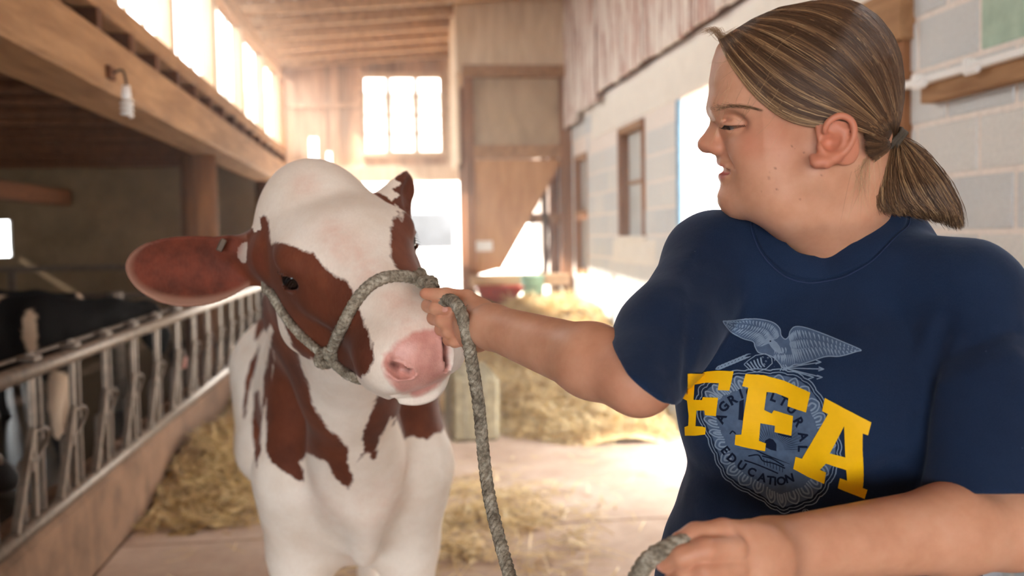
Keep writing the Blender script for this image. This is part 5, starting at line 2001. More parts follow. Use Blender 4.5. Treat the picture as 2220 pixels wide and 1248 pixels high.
Ccn = np.array([585., 715.])
Cout = np.array([(300, 420), (250, 445), (225, 490), (216, 560), (238, 640), (265, 700), (295, 775), (325, 850), (365, 915), (440, 968), (520, 1010), (590, 1060), (650, 1083), (720, 1062), (795, 1032), (850, 975), (890, 905),
                 (922, 830), (930, 760), (915, 690), (880, 610), (850, 540), (800, 460), (740, 408), (660, 382), (560, 378), (440, 380), (360, 396)], float)
Cs = catmull(np.vstack([Cout, Cout[:1]]), 240)[:-1]
line, tint, dark = Deco(), Deco(), Deco()
ring = lambda s: [tuple(Ccn + s * (q - Ccn)) for q in Cs]
tint.add(fill([ring(.93)[::3]], .0014, 5.0))
NK = 27
def cat(t_, s): return Ccn + s * (Cs[int(round(t_ * len(Cs))) % len(Cs)] - Ccn)
scal = []
for k in range(NK):
    t0, t1 = k / NK, (k + 1) / NK
    for q in np.linspace(0, 1, 7)[:-1]:
        scal.append(tuple(cat(t0 + (t1 - t0) * q, 1.0 + .022 * math.sin(math.pi * q))))
line.add(ribbon(scal, 5, .0019, True))
line.add(ribbon([tuple(Ccn + .955 * (np.array(q) - Ccn)) for q in scal], 4, .0019, True))
for k in range(NK):
    t0, t1 = k / NK, (k + 1) / NK
    tl = lambda f: t0 + (t1 - t0) * f
    line.add(ribbon([tuple(cat(tl(.14), .745)), tuple(cat(tl(.13), .86)), tuple(cat(tl(.5), .935)), tuple(cat(tl(.87), .86)), tuple(cat(tl(.86), .745))], 7, .0019))
    line.add(ribbon([tuple(cat(tl(.36), .755)), tuple(cat(tl(.36), .83)), tuple(cat(tl(.5), .872)), tuple(cat(tl(.64), .83)), tuple(cat(tl(.64), .755))], 9, .0019))
# sun rays, furrows and plough inside the disc
for a in np.linspace(math.radians(182), math.radians(358), 30):
    r0, r1 = 62, 175
    dark.add(ribbon([(590 + r0 * math.cos(a), 770 + r0 * math.sin(a) * .9), (590 + r1 * math.cos(a), 770 + r1 * math.sin(a) * .9)], 2.4, .0021, taper=True, smooth=False))
dark.add(fill([[(548, 742), (556, 722), (575, 712), (595, 718), (612, 740), (612, 776), (585, 770), (560, 758)]], .0021))
for k in range(9):
    x0 = 400 + 16 * k
    dark.add(ribbon([(x0, 712 + 9 * k), (x0 + 60, 745 + 8 * k), (x0 + 150, 792 + 6 * k)], 2.2, .0021))
for q in ([(470, 800), (520, 795), (545, 825), (600, 838), (655, 862)], [(450, 822), (500, 838), (560, 862), (620, 888)], [(540, 800), (590, 815), (650, 850)]):
    dark.add(ribbon(q, 7, .0021))
for k in range(7):
    dark.add(ribbon([(548 + 16 * k, 812 + 7 * k), (552 + 15 * k, 846 + 6 * k)], 3, .0021, smooth=False))
dark.add(fill([[(425, 530), (447, 520), (446, 625), (420, 620)]], .0021))
dark.add(ribbon([(378, 690), (392, 676), (408, 688)], 7, .0021))
dark.add(ribbon([(620, 690), (655, 700), (690, 706)], 8, .0021))
# lettering round the ring
FONTS = {}
def glyph(ch):
    if ch not in FONTS:
        cu = bpy.data.curves.new('glyph', 'FONT'); cu.body = ch; cu.size = 1.0; cu.resolution_u = 3
        cu.align_x = 'CENTER'; cu.align_y = 'CENTER'; cu.offset = .04
        ob = bpy.data.objects.new('glyph', cu); COL.objects.link(ob)
        dg = bpy.context.evaluated_depsgraph_get(); dg.update()
        me = ob.evaluated_get(dg).to_mesh()
        v = np.array([q.co[:2] for q in me.vertices]); f = [tuple(p.vertices) for p in me.polygons]
        ob.evaluated_get(dg).to_mesh_clear()
        bpy.data.objects.remove(ob); bpy.data.curves.remove(cu)
        c = (v.min(0) + v.max(0)) / 2
        FONTS[ch] = ((v - c), f)
    return FONTS[ch]


def letter(ch, x, y, size, deg, off, D, wide=1.0):
    v, f = glyph(ch)
    a = math.radians(deg); s = size * 1.38
    pts = [c6((x + s * (p[0] * wide * math.cos(a) + p[1] * math.sin(a)), y + s * (p[0] * wide * math.sin(a) - p[1] * math.cos(a)))) for p in v]
    D.add(decal_tris(pts, f, off))


for ch, x, y, d in (('A', 334, 612, -62), ('G', 348, 556, -48), ('R', 393, 521, -30), ('I', 434, 493, -18), ('C', 480, 484, -6), ('U', 545, 487, 8), ('L', 600, 508, 20), ('T', 648, 530, 30), ('U', 690, 568, 44), ('R', 726, 634, 62), ('A', 748, 702, 76), ('L', 744, 764, 92)):
    letter(ch, x, y, 46, d, .0023, dark)
for ch, x, y, d in (('E', 357, 772, 52), ('D', 390, 812, 42), ('U', 437, 848, 34), ('C', 488, 880, 26), ('A', 541, 908, 16), ('T', 582, 922, 6), ('I', 606, 927, 0), ('O', 636, 925, -6), ('N', 677, 911, -14)):
    letter(ch, x, y, 42, d, .0023, dark)
letter('R', 757, 1082, 15, 4, .0019, line)
line.add(ribbon([(757 + 15 * math.cos(a), 1082 + 13 * math.sin(a)) for a in np.linspace(0, 2 * math.pi, 12)[:-1]], 3, .0019, True))
# eagle
lead_l = [(332, 130), (420, 121), (520, 123), (590, 138), (626, 168), (634, 205)]
trail_l = [(345, 150), (380, 185), (440, 220), (492, 236), (502, 262), (545, 262)]
lead_r = [(1030, 276), (950, 240), (860, 202), (760, 166), (705, 160), (680, 182), (672, 210)]
trail_r = [(1010, 285), (930, 308), (860, 310), (790, 332), (735, 348), (700, 330), (690, 290)]
eagle = lead_l + [(654, 223)] + lead_r[::-1] + trail_r[:5] + [(700, 350), (655, 372), (630, 350), (600, 318), (560, 300), (520, 290)] + trail_l[::-1][1:]
line.add(ribbon(eagle, 5, .0019, True)); tint.add(fill([[tuple(q) for q in catmull(np.vstack([eagle, eagle[:1]]), 120)[:-1]]], .0014))
for LD, TR in ((lead_l, trail_l), (lead_r, trail_r)):
    a, b = catmull(LD, 26), catmull(TR, 26)
    for i in range(1, 25):
        for (s0, s1) in ((.10, .34), (.36, .64), (.60, .95)):
            j = min(25, i + 2)
            q0 = a[i] * (1 - s0) + b[i] * s0; q1 = a[j if LD is lead_l else i] * (1 - s1) + b[max(0, i - 1)] * s1
            m = (q0 + q1) / 2 + rng.normal(0, 1.5, 2)
            line.add(ribbon([tuple(q0), tuple(m), tuple(q1)], 8, .0019, taper=True))
line.add(fill([[(548, 232), (566, 222), (590, 224), (612, 240), (628, 262), (640, 296), (618, 290), (600, 282), (582, 262), (572, 246), (556, 246)]], .0019))
for k in range(16):
    x, y = 600 + 7 * (k % 8) + rng.normal(0, 3), 268 + 32 * (k // 8) + rng.normal(0, 4)
    line.add(ribbon([(x, y), (x + 4, y + 16), (x + 2, y + 30)], 7, .0019, taper=True))
for k in range(7):
    line.add(ribbon([(640 + 9 * k, 300), (640 + 10 * k, 325), (636 + 11 * k, 348)], 6, .0019, taper=True))
dark.add(fill([[(574, 232), (582, 230), (584, 237), (576, 238)]], .0022))
# shield, branch and arrows in the talons
sh = [(448, 348), (470, 328), (505, 304), (556, 296), (585, 318), (588, 344), (560, 368), (512, 386), (476, 374)]
line.add(ribbon(sh, 4, .0019, True, smooth=False))
for k in range(5):
    line.add(ribbon([(462 + 17 * k, 342 - 7 * k), (476 + 15 * k, 356 - 3 * k), (490 + 15 * k, 376 - 4 * k)], 7, .0019))
for (x, y) in ((540, 315), (556, 335), (566, 318), (548, 350)):
    letter('*', x, y, 16, 10, .0019, line)
for k in range(9):
    x, y = 306 + 17 * k, 372 - 7 * k
    line.add(ribbon([(x, y), (x + 18, y - 16), (x + 40, y - 20)], 8, .0019, taper=True))
    line.add(ribbon([(x, y), (x + 24, y - 2), (x + 40, y - 8)], 8, .0019, taper=True))
for (x1, y1) in ((836, 338), (850, 372), (842, 412), (800, 412)):
    line.add(ribbon([(650, 366), ((650 + x1) / 2, (362 + y1) / 2 + 2), (x1, y1)], 5, .0019, smooth=False))
    line.add(ribbon([(x1 - 26, y1 - 10), (x1, y1), (x1 - 28, y1 + 9)], 5, .0019, smooth=False))
for k in range(3):
    line.add(ribbon([(630 + 12 * k, 350), (636 + 14 * k, 366), (628 + 14 * k, 380)], 5, .0019))
em = line.build('emblem', M['blue_print'], shirt)
em['label'] = 'faded blue emblem of an eagle over a ring of corn kernels'
for o in (em, tint.build('emblem_disc', M['blue_tint'], em), dark.build('emblem_lettering', M['navy_print'], em)):
    o['kind'] = 'stuff'
# ================================================================== FEED FENCE
XF = -1.30
ff = empty('feed_fence', (XF, 7, .38))
tag(ff, 'long steel headlock feed fence standing on the tan curb along the cow pen', 'fence')
zb, zt = .405, .965
tube('bottom_rail', [(XF, 2.2, zb), (XF, 11.9, zb - .03)], .030, M['steel'], ff, 12)
tube('top_rail', [(XF, 2.2, zt), (XF, 11.9, zt - .02)], .032, M['steel'], ff, 12)
tube('lock_rod', [(XF - .035, 2.2, zt + .045), (XF - .035, 11.9, zt + .03)], .010, M['dull_steel'], ff, 8)
fixed = bar('bar', (XF, 0, zb + .01), (XF, .012, zt + .062), .030, .02, M['steel'], ff, up=(1, 0, 0), bevel=.003)
fixed2 = bar('bar', (XF - .01, .105, zb), (XF - .01, .105, zt - .02), .026, .026, M['dull_steel'], ff, up=(1, 0, 0), bevel=.003)
swing = bar('swing_bar', (XF + .012, -.235, zb + .02), (XF + .012, -.03, zb + .35), .030, .026, M['steel'], ff, up=(1, 0, 0), bevel=.003)
stub = bar('bar', (XF - .012, -.085, zb), (XF - .012, -.085, zb + .235), .028, .026, M['dull_steel'], ff, up=(1, 0, 0), bevel=.003)
yoke_c = [(XF + .014, -.03, zb + .335), (XF + .03, .03, zb + .34), (XF + .03, .075, zb + .31), (XF + .014, .06, zb + .26), (XF + .005, -.02, zb + .215), (XF + .012, -.09, zb + .235)]
yoke = tube('latch', yoke_c, .009, M['dull_steel'], ff, 8, 24)
hinge = box('hinge', (XF - .02, -.105, zb + .20), (XF + .03, -.055, zb + .25), M['dull_steel'], ff, None, .006)
cap = box('bar_clip', (XF - .045, -.035, zt + .03), (XF + .03, .05, zt + .05), M['dull_steel'], ff, None, .004)
stall = [fixed, fixed2, swing, stub, yoke, hinge, cap]
ysl = [2.42, 2.86, 3.32, 3.78, 4.25, 4.72, 5.22, 5.73, 6.28, 6.8, 7.32, 7.86, 8.4, 8.95, 9.5, 10.05, 10.6, 11.15, 11.6]
for i, y in enumerate(ysl):
    for o in stall:
        c = o if i == len(ysl) - 1 else o.copy()
        if c is not o: COL.objects.link(c)
        m_ = o.matrix_basis.copy()
        m_.translation = m_.translation + Vector((0, y, 0)) if c is not o else m_.translation
        c.matrix_basis = m_
for o in stall:
    o.matrix_basis.translation = o.matrix_basis.translation + Vector((0, ysl[-1], 0)) if False else o.matrix_basis.translation
    m_ = o.matrix_basis.copy(); m_.translation += Vector((0, ysl[-1], 0)); o.matrix_basis = m_

# ------------------------------------------------------------------ posts and pipes of the pen
def lathe(name, prof, c, mat, parent=None, seg=24):
    a = np.linspace(0, 2 * math.pi, seg, endpoint=False)
    prof = np.array(prof, float)
    Vv = np.stack([prof[:, 0:1] * np.cos(a), prof[:, 0:1] * np.sin(a), np.repeat(prof[:, 1:2], seg, 1)], -1).reshape(-1, 3) + np.array(c)
    n = len(prof)
    i, j = np.meshgrid(np.arange(n - 1), np.arange(seg), indexing='ij')
    Fv = np.stack([i * seg + j, i * seg + (j + 1) % seg, (i + 1) * seg + (j + 1) % seg, (i + 1) * seg + j], -1).reshape(-1, 4)
    return link(name, mesh_np(name, Vv, Fv), mat, parent)


M['pillar_wood'] = wood('pillar_wood', srgb(88, 58, 40), srgb(146, 102, 70), (3, 3, .35), 5, 0.75, 0.1)
for (x, y, r, lb) in ((-1.57, 8.7, .150, 'thick round timber pillar under the long beam, nearest one behind the fence'), (-1.47, 12.6, .13, 'round timber pillar at the far end of the long beam')):
    zt_ = 2.135
    pl = lathe('timber_pillar', [(0, .09), (r * 1.04, .09), (r * 1.02, .8), (r, 1.5), (r * .98, zt_), (0, zt_)], (x, y, 0), M['pillar_wood'], None, 28)
    tag(pl, lb, 'pillar', 'timber pillars along the pen')
pr = empty('pipe_rail', (-3.2, 9.6, .1))
tag(pr, 'grey pipe rail running across the back of the cow pen', 'railing')
for z in (1.19, .93):
    tube('rail', [(-6.0, 9.6, z), (-1.62, 9.6, z)], .028, M['dull_steel'], pr, 10)
for x in (-5.2, -3.42, -1.66):
    tube('post', [(x, 9.6, .08), (x, 9.6, 1.2)], .034, M['dull_steel'], pr, 12)
sp = lathe('steel_post', [(0, .09), (.052, .09), (.052, 1.02), (.046, 1.035), (0, 1.035)], (-2.12, 8.1, 0), M['steel'])
tag(sp, 'short pale steel post with a flat cap standing in the pen behind the fence', 'post')


# ------------------------------------------------------------------ the black and white cows in the pen
M['pen_coat'] = None
t = NT('black_and_white_coat')
a = t.attr('coat').outputs['Fac']
e = t.math('ADD', a, t.math('MULTIPLY_ADD', t.noise(t.geo(), 30, 3, .6), .05, -.025))
w_ = t.ramp(t.math('MULTIPLY_ADD', e, -60.0, .5), [(0, (0, 0, 0)), (1, (1, 1, 1))])
c = t.mix(w_, srgb(22, 19, 18), srgb(214, 184, 156))
nz = t.attr('nose').outputs['Fac']
c = t.mix(t.ramp(t.math('MULTIPLY_ADD', nz, -60.0, .5), [(0, (0, 0, 0)), (1, (1, 1, 1))]), c, srgb(206, 150, 136))
M['pen_coat'] = t.out(c, .7, spec=.12)


def pen_cow(label, org, head, sc, poll, muzzle, white, h=.020):
    head = np.array([*head, 0.0]); head /= np.linalg.norm(head)
    sd = np.array([-head[1], head[0], 0.0]); org = np.array([*org, .08])
    W = lambda f, s, z: org + sc * (head * f + sd * s) + np.array([0, 0, sc * z])
    poll, muzzle = np.array(poll), np.array(muzzle)
    hx = (muzzle - poll) / np.linalg.norm(muzzle - poll); hs = np.cross((0, 0, 1), hx); hs /= np.linalg.norm(hs); hz = np.cross(hx, hs)
    hl = np.linalg.norm(muzzle - poll)
    def f(p):
        q = (p - org) / sc
        s = -(q @ head); w = q @ sd; z = q[:, 2]
        st = ST.copy()
        zc, hw, hh = (np.interp(s, st[:, 0], st[:, i]) for i in (1, 2, 3))
        d = (np.sqrt((w / hw) ** 2 + ((z - zc) / hh) ** 2) - 1) * np.minimum(hw, hh) * .8 * sc
        d = smax(d, np.maximum(-.09 - s, s - 1.72) * sc, .05)
        d = smin(d, chain(p, [poll * .9 + muzzle * .1, poll * .5 + W(0, 0, 1.02) * .5, W(-.25, 0, 1.02)], [.10 * sc, .15 * sc, .23 * sc], .05), .08)
        for g in (-1, 1):
            d = smin(d, chain(p, [W(-.1, g * .15, .8), W(-.16, g * .13, .42), W(-.15, g * .125, .14), W(-.10, g * .12, .0)], [.10 * sc, .05 * sc, .038 * sc, .06 * sc], .03), .05)
            d = smin(d, chain(p, [W(-1.45, g * .17, .95), W(-1.25, g * .18, .70), W(-1.58, g * .15, .47), W(-1.5, g * .15, .1), W(-1.45, g * .15, .0)], [.16 * sc, .12 * sc, .055 * sc, .04 * sc, .06 * sc], .04), .05)
            d = smin(d, ell(p, poll + hs * g * .17 * sc + hx * .03, np.array([.085, .035, .02]) * sc, np.stack([hs, hz, hx], 1)), .02)
        d = smin(d, chain(p, [W(-1.68, 0, 1.15), W(-1.8, 0, .8), W(-1.78, 0, .35)], [.035 * sc, .022 * sc, .04 * sc], .02), .03)
        d = smin(d, cone(p, poll + hx * .08 * hl, poll + hx * .45 * hl - hz * .01, .10 * sc, .075 * sc), .04)
        d = smin(d, ell(p, poll + hx * .86 * hl - hz * .02, np.array([.10, .075, .065]) * sc, np.stack([hx, hs, hz], 1)), .05)
        d = smin(d, ell(p, poll + hx * .40 * hl - hz * .07, np.array([.16, .07, .08]) * sc, np.stack([hx, hs, hz], 1)), .04)
        return smax(d, .1 - p[:, 2], .01)
    ext = [W(-1.9, 0, 0), W(.2, 0, 0), muzzle, poll]
    lo = np.min(ext, 0) - .38; hi = np.max(ext, 0) + .38; lo[2] = .04; hi[2] = max(1.45 * sc + .1, poll[2] + .2)
    V, F = surface(f, lo, hi, h)
    me = mesh_np('dairy_cow', V, F)
    cw = np.full(len(V), .3)
    for (f_, s_, z_, r) in white:
        cw = np.minimum(cw, ell(V, W(f_, s_, z_), np.array(r) * sc, np.stack([head, sd, [0, 0, 1]], 1)))
    blz = np.maximum(np.abs((V - poll) @ hs) - .028 * sc, np.maximum(-((V - poll) @ hx), -((V - poll) @ hz) + .01))
    cw = np.minimum(cw, np.where(np.linalg.norm(V - (poll + muzzle) / 2, axis=1) < .4, blz, .3)) if label[0] != 'b' or 'blaze' in label else cw
    set_attr(me, 'coat', cw)
    set_attr(me, 'nose', np.where(np.linalg.norm(V - muzzle, axis=1) < .12 * sc, (.86 * hl - (V - poll) @ hx) * 1.0, .2) if 'blaze' in label else np.full(len(V), .2))
    o = link('dairy_cow', me, M['pen_coat'])
    tag(o, label, 'cow', 'black and white cows in the pen')
    for g in (-1, 1):
        uv_ball('eye', poll + hx * .34 * hl + hs * g * .088 * sc + hz * .02, (.017 * sc,) * 3, M['cow_eye'], o, None, 12)
    return o


pen_cow('black and white cow with a white blaze standing behind the fence bars', (-1.95, 6.55), (1, .10), .80, (-1.62, 6.85, .98), (-1.385, 7.0, .575),
        [(-.30, -.28, 1.02, (.06, .12, .30)), (-.12, -.16, .45, (.10, .14, .30)), (-.16, .14, .35, (.1, .14, .34)), (-.75, -.2, .58, (.42, .3, .12)), (-.62, -.10, 1.30, (.13, .2, .06)), (-1.5, .15, .3, (.15, .14, .3)), (-1.5, -.15, .3, (.15, .14, .3))])
pen_cow('black cow with a dark muzzle reaching between the nearest fence bars', (-2.35, 3.15), (1, .12), .88, (-1.78, 3.30, .98), (-1.22, 3.44, .64),
        [(-.8, -.2, .55, (.3, .3, .1))])
pen_cow('mostly black cow standing deepest in the pen by the pipe rail', (-2.9, 7.9), (.9, -.35), .80, (-2.35, 7.75, 1.0), (-2.1, 7.62, .62),
        [(-.5, .2, 1.1, (.1, .2, .2)), (-1.0, -.2, .6, (.3, .3, .12))])

# ================================================================== GRAIN CHUTE at the back right
gc = empty('grain_chute', (1.4, 11.1, 0))
tag(gc, 'tall wooden grain chute with a tapered plywood hopper beside the back door', 'grain chute')
Y0, Y1 = 10.7, 11.6
x0, x1 = .86, 1.94
box('upper_bin', (x0 - .1, Y0 - .12, 3.16), (x1 + .06, Y1, 5.0), M['pale_wood'], gc)
box('trim_band', (x0 - .04, Y0 - .16, 3.10), (x1 + .10, Y0 - .04, 3.22), M['timber'], gc)
box('side_panel', (x0 - .10, Y0 - .02, 2.2), (x0 - .06, Y1, 3.15), M['pale_wood'], gc)
box('front_panel', (x0 + .06, Y0, 2.38), (x1 - .04, Y0 + .03, 3.12), M['grey_plywood'], gc)
box('lower_band', (x0 + .02, Y0 - .05, 2.25), (x1, Y0 + .02, 2.39), M['timber'], gc)
for (xx, zz, w) in ((x0 + .03, 0.0, .10), (x1, 0.0, .13)):
    box('corner_post', (xx - w / 2, Y0 - .05, zz), (xx + w / 2, Y0 + .06, 3.12), M['timber_z'], gc)
for xx in (x0 + .03, x1):
    box('corner_post', (xx - .05, Y1 - .1, 0), (xx + .05, Y1, 3.12), M['timber_z'], gc)
# hopper: front sheet is a slanted-edge panel, the sloping sheet runs behind it
hp = [onY(1018, 346, Y0), onY(1216, 346, Y0), onY(1082, 582, Y0), onY(1020, 600, Y0)]
bm = bmesh.new()
fr_ = [bm.verts.new(Vector(p)) for p in hp]
bk_ = [bm.verts.new(Vector(np.array(p) + [0, .03, 0])) for p in hp]
bm.faces.new(fr_); bm.faces.new(bk_[::-1])
for i in range(4):
    bm.faces.new((fr_[(i + 1) % 4], fr_[i], bk_[i], bk_[(i + 1) % 4]))
bmesh.ops.recalc_face_normals(bm, faces=list(bm.faces))
me = bpy.data.meshes.new('hopper_front'); bm.to_mesh(me); bm.free()
link('hopper_front', me, M['plywood'], gc)
a, b = np.array(hp[1]), np.array(hp[2])
me = bpy.data.meshes.new('hopper_slope')
vs = [a + [0, .03, 0], b + [0, .03, 0], b + [0, .85, 0], a + [0, .85, 0]]
n_ = np.array([.02, 0, -.02])
me.from_pydata([tuple(v) for v in vs] + [tuple(v + n_) for v in vs], [], [(0, 1, 2, 3), (7, 6, 5, 4), (0, 4, 5, 1), (1, 5, 6, 2), (2, 6, 7, 3), (3, 7, 4, 0)])
link('hopper_slope', me, M['plywood'], gc)
box('hopper_side', (x0 + .06, Y0 + .03, .95), (x0 + .09, Y1 - .1, 2.3), M['pale_wood'], gc)
box('shelf_board', (x0, Y0 - .14, .88), (x1, Y0 + .1, 1.0), M['rafter'], gc)
box('brace', (1.42, Y0 + .3, 1.55), (x1, Y0 + .36, 1.66), M['timber'], gc)
box('brace', (1.72, Y0 + .3, .9), (1.78, Y0 + .36, 2.3), M['joist'], gc)
tube('hanging_hose', [(1.62, Y0 + .25, 1.62), (1.53, Y0 + .2, 1.35), (1.60, Y0 + .15, 1.08), (1.72, Y0 + .2, 1.02), (1.80, Y0 + .3, 1.3), (1.79, Y0 + .3, 1.6)], .014, M['joist'], gc, 8, 40)
lb = onY(1050, 533, Y0)
box('paper_label', (lb[0] - .09, Y0 - .004, lb[2] - .055), (lb[0] + .09, Y0 - .001, lb[2] + .055), M['white_paint'], gc, None, 0)
link_post = box('wall_post', (.92, YB - .25, 0), (1.0, YB - .14, 2.3), M['white_paint'], gc) if False else None

# ------------------------------------------------------------------ straw
t = NT('straw')
info = t.attr('tone').outputs['Fac']
M['straw'] = t.out(t.ramp(info, [(0, srgb(160, 130, 78)), (.4, srgb(212, 182, 124)), (.75, srgb(236, 214, 164)), (1, srgb(246, 232, 196))]), .6, spec=.3)
M['straw_bed'] = plain('straw_bed', srgb(222, 194, 142), .9, var=.3, scale=16, bump=1.0, spec=.15)


def straw(name, label, pts, nrm_jit, L0, L1, wid, seed, tone=(.5, .22)):
    r = np.random.default_rng(seed)
    n = len(pts)
    a = r.uniform(0, 2 * math.pi, n); tl = r.normal(0, nrm_jit, n)
    d = np.stack([np.cos(a) * np.cos(tl), np.sin(a) * np.cos(tl), np.sin(tl)], 1)
    Ls = r.uniform(L0, L1, n)[:, None]
    up = np.stack([r.normal(0, .4, n), r.normal(0, .4, n), np.ones(n)], 1)
    w = np.cross(d, up); w /= np.linalg.norm(w, axis=1)[:, None]; w *= wid
    bend = up * Ls * r.uniform(-.08, .12, n)[:, None]
    A, Bm, Cc = pts - d * Ls / 2, pts + bend, pts + d * Ls / 2
    V = np.stack([A - w, A + w, Bm + w, Bm - w, Cc + w, Cc - w], 1).reshape(-1, 3)
    o = np.arange(n)[:, None] * 6
    F = np.concatenate([o + [0, 1, 2, 3], o + [3, 2, 4, 5]])
    V[:, 2] = np.maximum(V[:, 2], .003)
    V[:, 0] = np.clip(V[:, 0], -1.268, 1.97)
    me = mesh_np(name, V, F, False)
    set_attr(me, 'tone', np.repeat(np.clip(r.normal(tone[0], tone[1], n), 0, 1), 6))
    o = link(name, me, M['straw'])
    o['kind'] = 'stuff'; tag(o, label, 'straw')
    return o


def bed(name, f, x0, x1, y0, y1, h, parent, mat):
    xs = np.arange(x0, x1 + h, h); ys_ = np.arange(y0, y1 + h, h)
    X, Y = np.meshgrid(xs, ys_, indexing='ij')
    Z = f(X, Y)
    V = np.stack([X, Y, Z], -1).reshape(-1, 3)
    nx, ny = X.shape
    i, j = np.meshgrid(np.arange(nx - 1), np.arange(ny - 1), indexing='ij')
    F = np.stack([i * ny + j, (i + 1) * ny + j, (i + 1) * ny + j + 1, i * ny + j + 1], -1).reshape(-1, 4)
    keep = Z.ravel()[F].max(1) > .001
    return link(name, mesh_np(name, V, F[keep]), mat, parent)


def lump(X, Y, s=1.0):
    return (np.sin(X * 7.1 * s + 1.7 * np.sin(Y * 3.3 * s)) * np.sin(Y * 6.3 * s + 1.1 * np.sin(X * 4.1 * s)) + .6 * np.sin(X * 15 * s + 3) * np.sin(Y * 13 * s))


def heap_h(X, Y):
    e = np.clip((X - (.52 + .16 * np.sin(Y * 2.1))) / .5, 0, 1); e = e * e * (3 - 2 * e)
    fr = np.clip((Y - (6.75 + .35 * np.sin(X * 3))) / 2.6, 0, 1); fr = fr ** .8
    bk = np.clip((11.3 - Y) / .9, 0, 1)
    return np.maximum(0, .74 * e * fr * bk + .035 * lump(X, Y) * np.minimum(1, e * fr * 3) - .012)


bx, by = rng.uniform(.45, 1.93, 26000), 6.6 + 4.8 * rng.random(26000) ** 1.4
bz = heap_h(bx, by); m = bz > .0
hs_ = straw('straw_heap', 'big pale straw heap along the block wall in front of the grain chute', np.stack([bx, by, bz + rng.uniform(-.01, .035, len(bx))], 1)[m], .35, .10, .30, .0035, 3, (.62, .2))
bed('heap_core', heap_h, .42, 1.94, 6.5, 11.4, .05, hs_, M['straw_bed'])


def feed_h(X, Y):
    e = np.exp(-((X + 1.08 - .05 * np.sin(Y * 2)) / .24) ** 2)
    return np.maximum(0, (.20 + .05 * np.sin(Y * 2.3)) * e * np.clip((Y - 5.2) / 1.0, 0, 1) * np.clip((11.5 - Y) / 2, 0, 1) + .02 * lump(X, Y, 1.3) * e - .012)


bx, by = rng.normal(-1.02, .20, 15000), rng.uniform(5.0, 11.5, 15000)
m = (bx > -1.27) & (bx < -.25); bx, by = bx[m], by[m]
fs_ = straw('feed_straw', 'olive hay strewn along the foot of the curb under the feed fence', np.stack([bx, by, feed_h(bx, by) + rng.uniform(0, .03, len(bx))], 1), .3, .08, .24, .003, 4, (.34, .2))
bed('hay_core', feed_h, -1.275, -.4, 4.5, 11.6, .045, fs_, plain('hay_bed', srgb(150, 122, 70), .9, var=.3, scale=16, bump=1.0, spec=.15))
cx_ = onZ(1010, 1170, 0)
n = 3000
px_, py_2 = rng.normal(cx_[0], .27, n), rng.normal(cx_[1] + .25, .42, n)
ex = np.stack([rng.uniform(-1.2, 1.95, 420), rng.uniform(3.2, 7.5, 420)], 1)
px_ = np.concatenate([px_, ex[:, 0]]); py_2 = np.concatenate([py_2, ex[:, 1]])
cl = .02 * np.maximum(0, lump(px_, py_2, .9)) * np.exp(-((px_ - cx_[0]) ** 2 + (py_2 - cx_[1] - .3) ** 2) / .5)
keep = (rng.random(len(px_)) < .25 + .75 * (lump(px_, py_2, .9) > -.1)) & (px_ > -1.25) & (px_ < 1.97)
straw('loose_straw', 'loose straw scattered on the concrete floor in the middle of the aisle', np.stack([px_, py_2, .006 + cl + rng.uniform(0, .018, len(px_))], 1)[keep], .18, .06, .22, .0028, 5, (.5, .2))

# a weathered bale standing in the aisle behind the cow
def bale(name, lo, hi, label, tone):
    lo, hi = np.array(lo), np.array(hi)
    core = box_mesh(name, lo, hi, .03, .006)
    core.materials.append(plain('bale_core', srgb(*tone), .95, var=.3, scale=22, bump=1.0, spec=.1))
    o = bpy.data.objects.new(name, core); COL.objects.link(o)
    tag(o, label, 'bale')
    for k in (.3, .7):
        x = lo[0] + (hi[0] - lo[0]) * k
        tube('twine', [(x, lo[1] - .004, lo[2]), (x, lo[1] - .006, hi[2] + .004), (x, hi[1] + .004, hi[2] + .004), (x, hi[1] + .004, lo[2])], .004, M['rope'], o, 6)
    return o


q0 = onZ(978, 960, 0)
bale('hay_bale', (q0[0], q0[1], 0), (q0[0] + .34, q0[1] + .8, .46), 'weathered grey bale on the floor just behind the cow\'s shoulder', (150, 138, 112))

# mint bucket and a small red cart on the straw by the chute
bk = P(1155, 632, 10.55)
zb_ = heap_h(np.array([bk[0]]), np.array([bk[1]]))[0] - .02
buck = lathe('bucket', [(0, 0), (.095, 0), (.102, .02), (.125, .31), (.132, .315), (.132, .33), (.122, .33), (.1, .03), (0, .025)], (bk[0], bk[1], zb_), plain('mint_plastic', srgb(150, 200, 184), .4, var=.05, bump=0))
tag(buck, 'mint green plastic bucket standing on the straw under the hopper', 'bucket')
tube('handle', [(bk[0] - .13, bk[1], zb_ + .31), (bk[0] - .10, bk[1] - .05, zb_ + .24), (bk[0], bk[1] - .14, zb_ + .2), (bk[0] + .1, bk[1] - .05, zb_ + .24), (bk[0] + .13, bk[1], zb_ + .31)], .004, M['steel'], buck, 6, 20)
wc = P(1075, 650, 9.7)
zg = heap_h(np.array([wc[0]]), np.array([wc[1]]))[0]
wb_ = empty('wheelbarrow', (wc[0], wc[1], zg)); tag(wb_, 'small red wheelbarrow with green handles on the straw left of the bucket', 'wheelbarrow')
M['red_metal'] = plain('red_metal', srgb(150, 62, 48), .45, .1, .2, 10, .05)
M['rubber'] = plain('black_rubber', srgb(38, 36, 36), .7, var=.2, bump=.1)
M['green_paint'] = plain('green_paint', srgb(96, 150, 92), .5, var=.1, bump=.03)
bm = bmesh.new()
lo4 = [bm.verts.new(Vector((wc[0] + x, wc[1] + y, zg + .16))) for x, y in ((-.1, -.14), (.12, -.14), (.12, .14), (-.1, .14))]
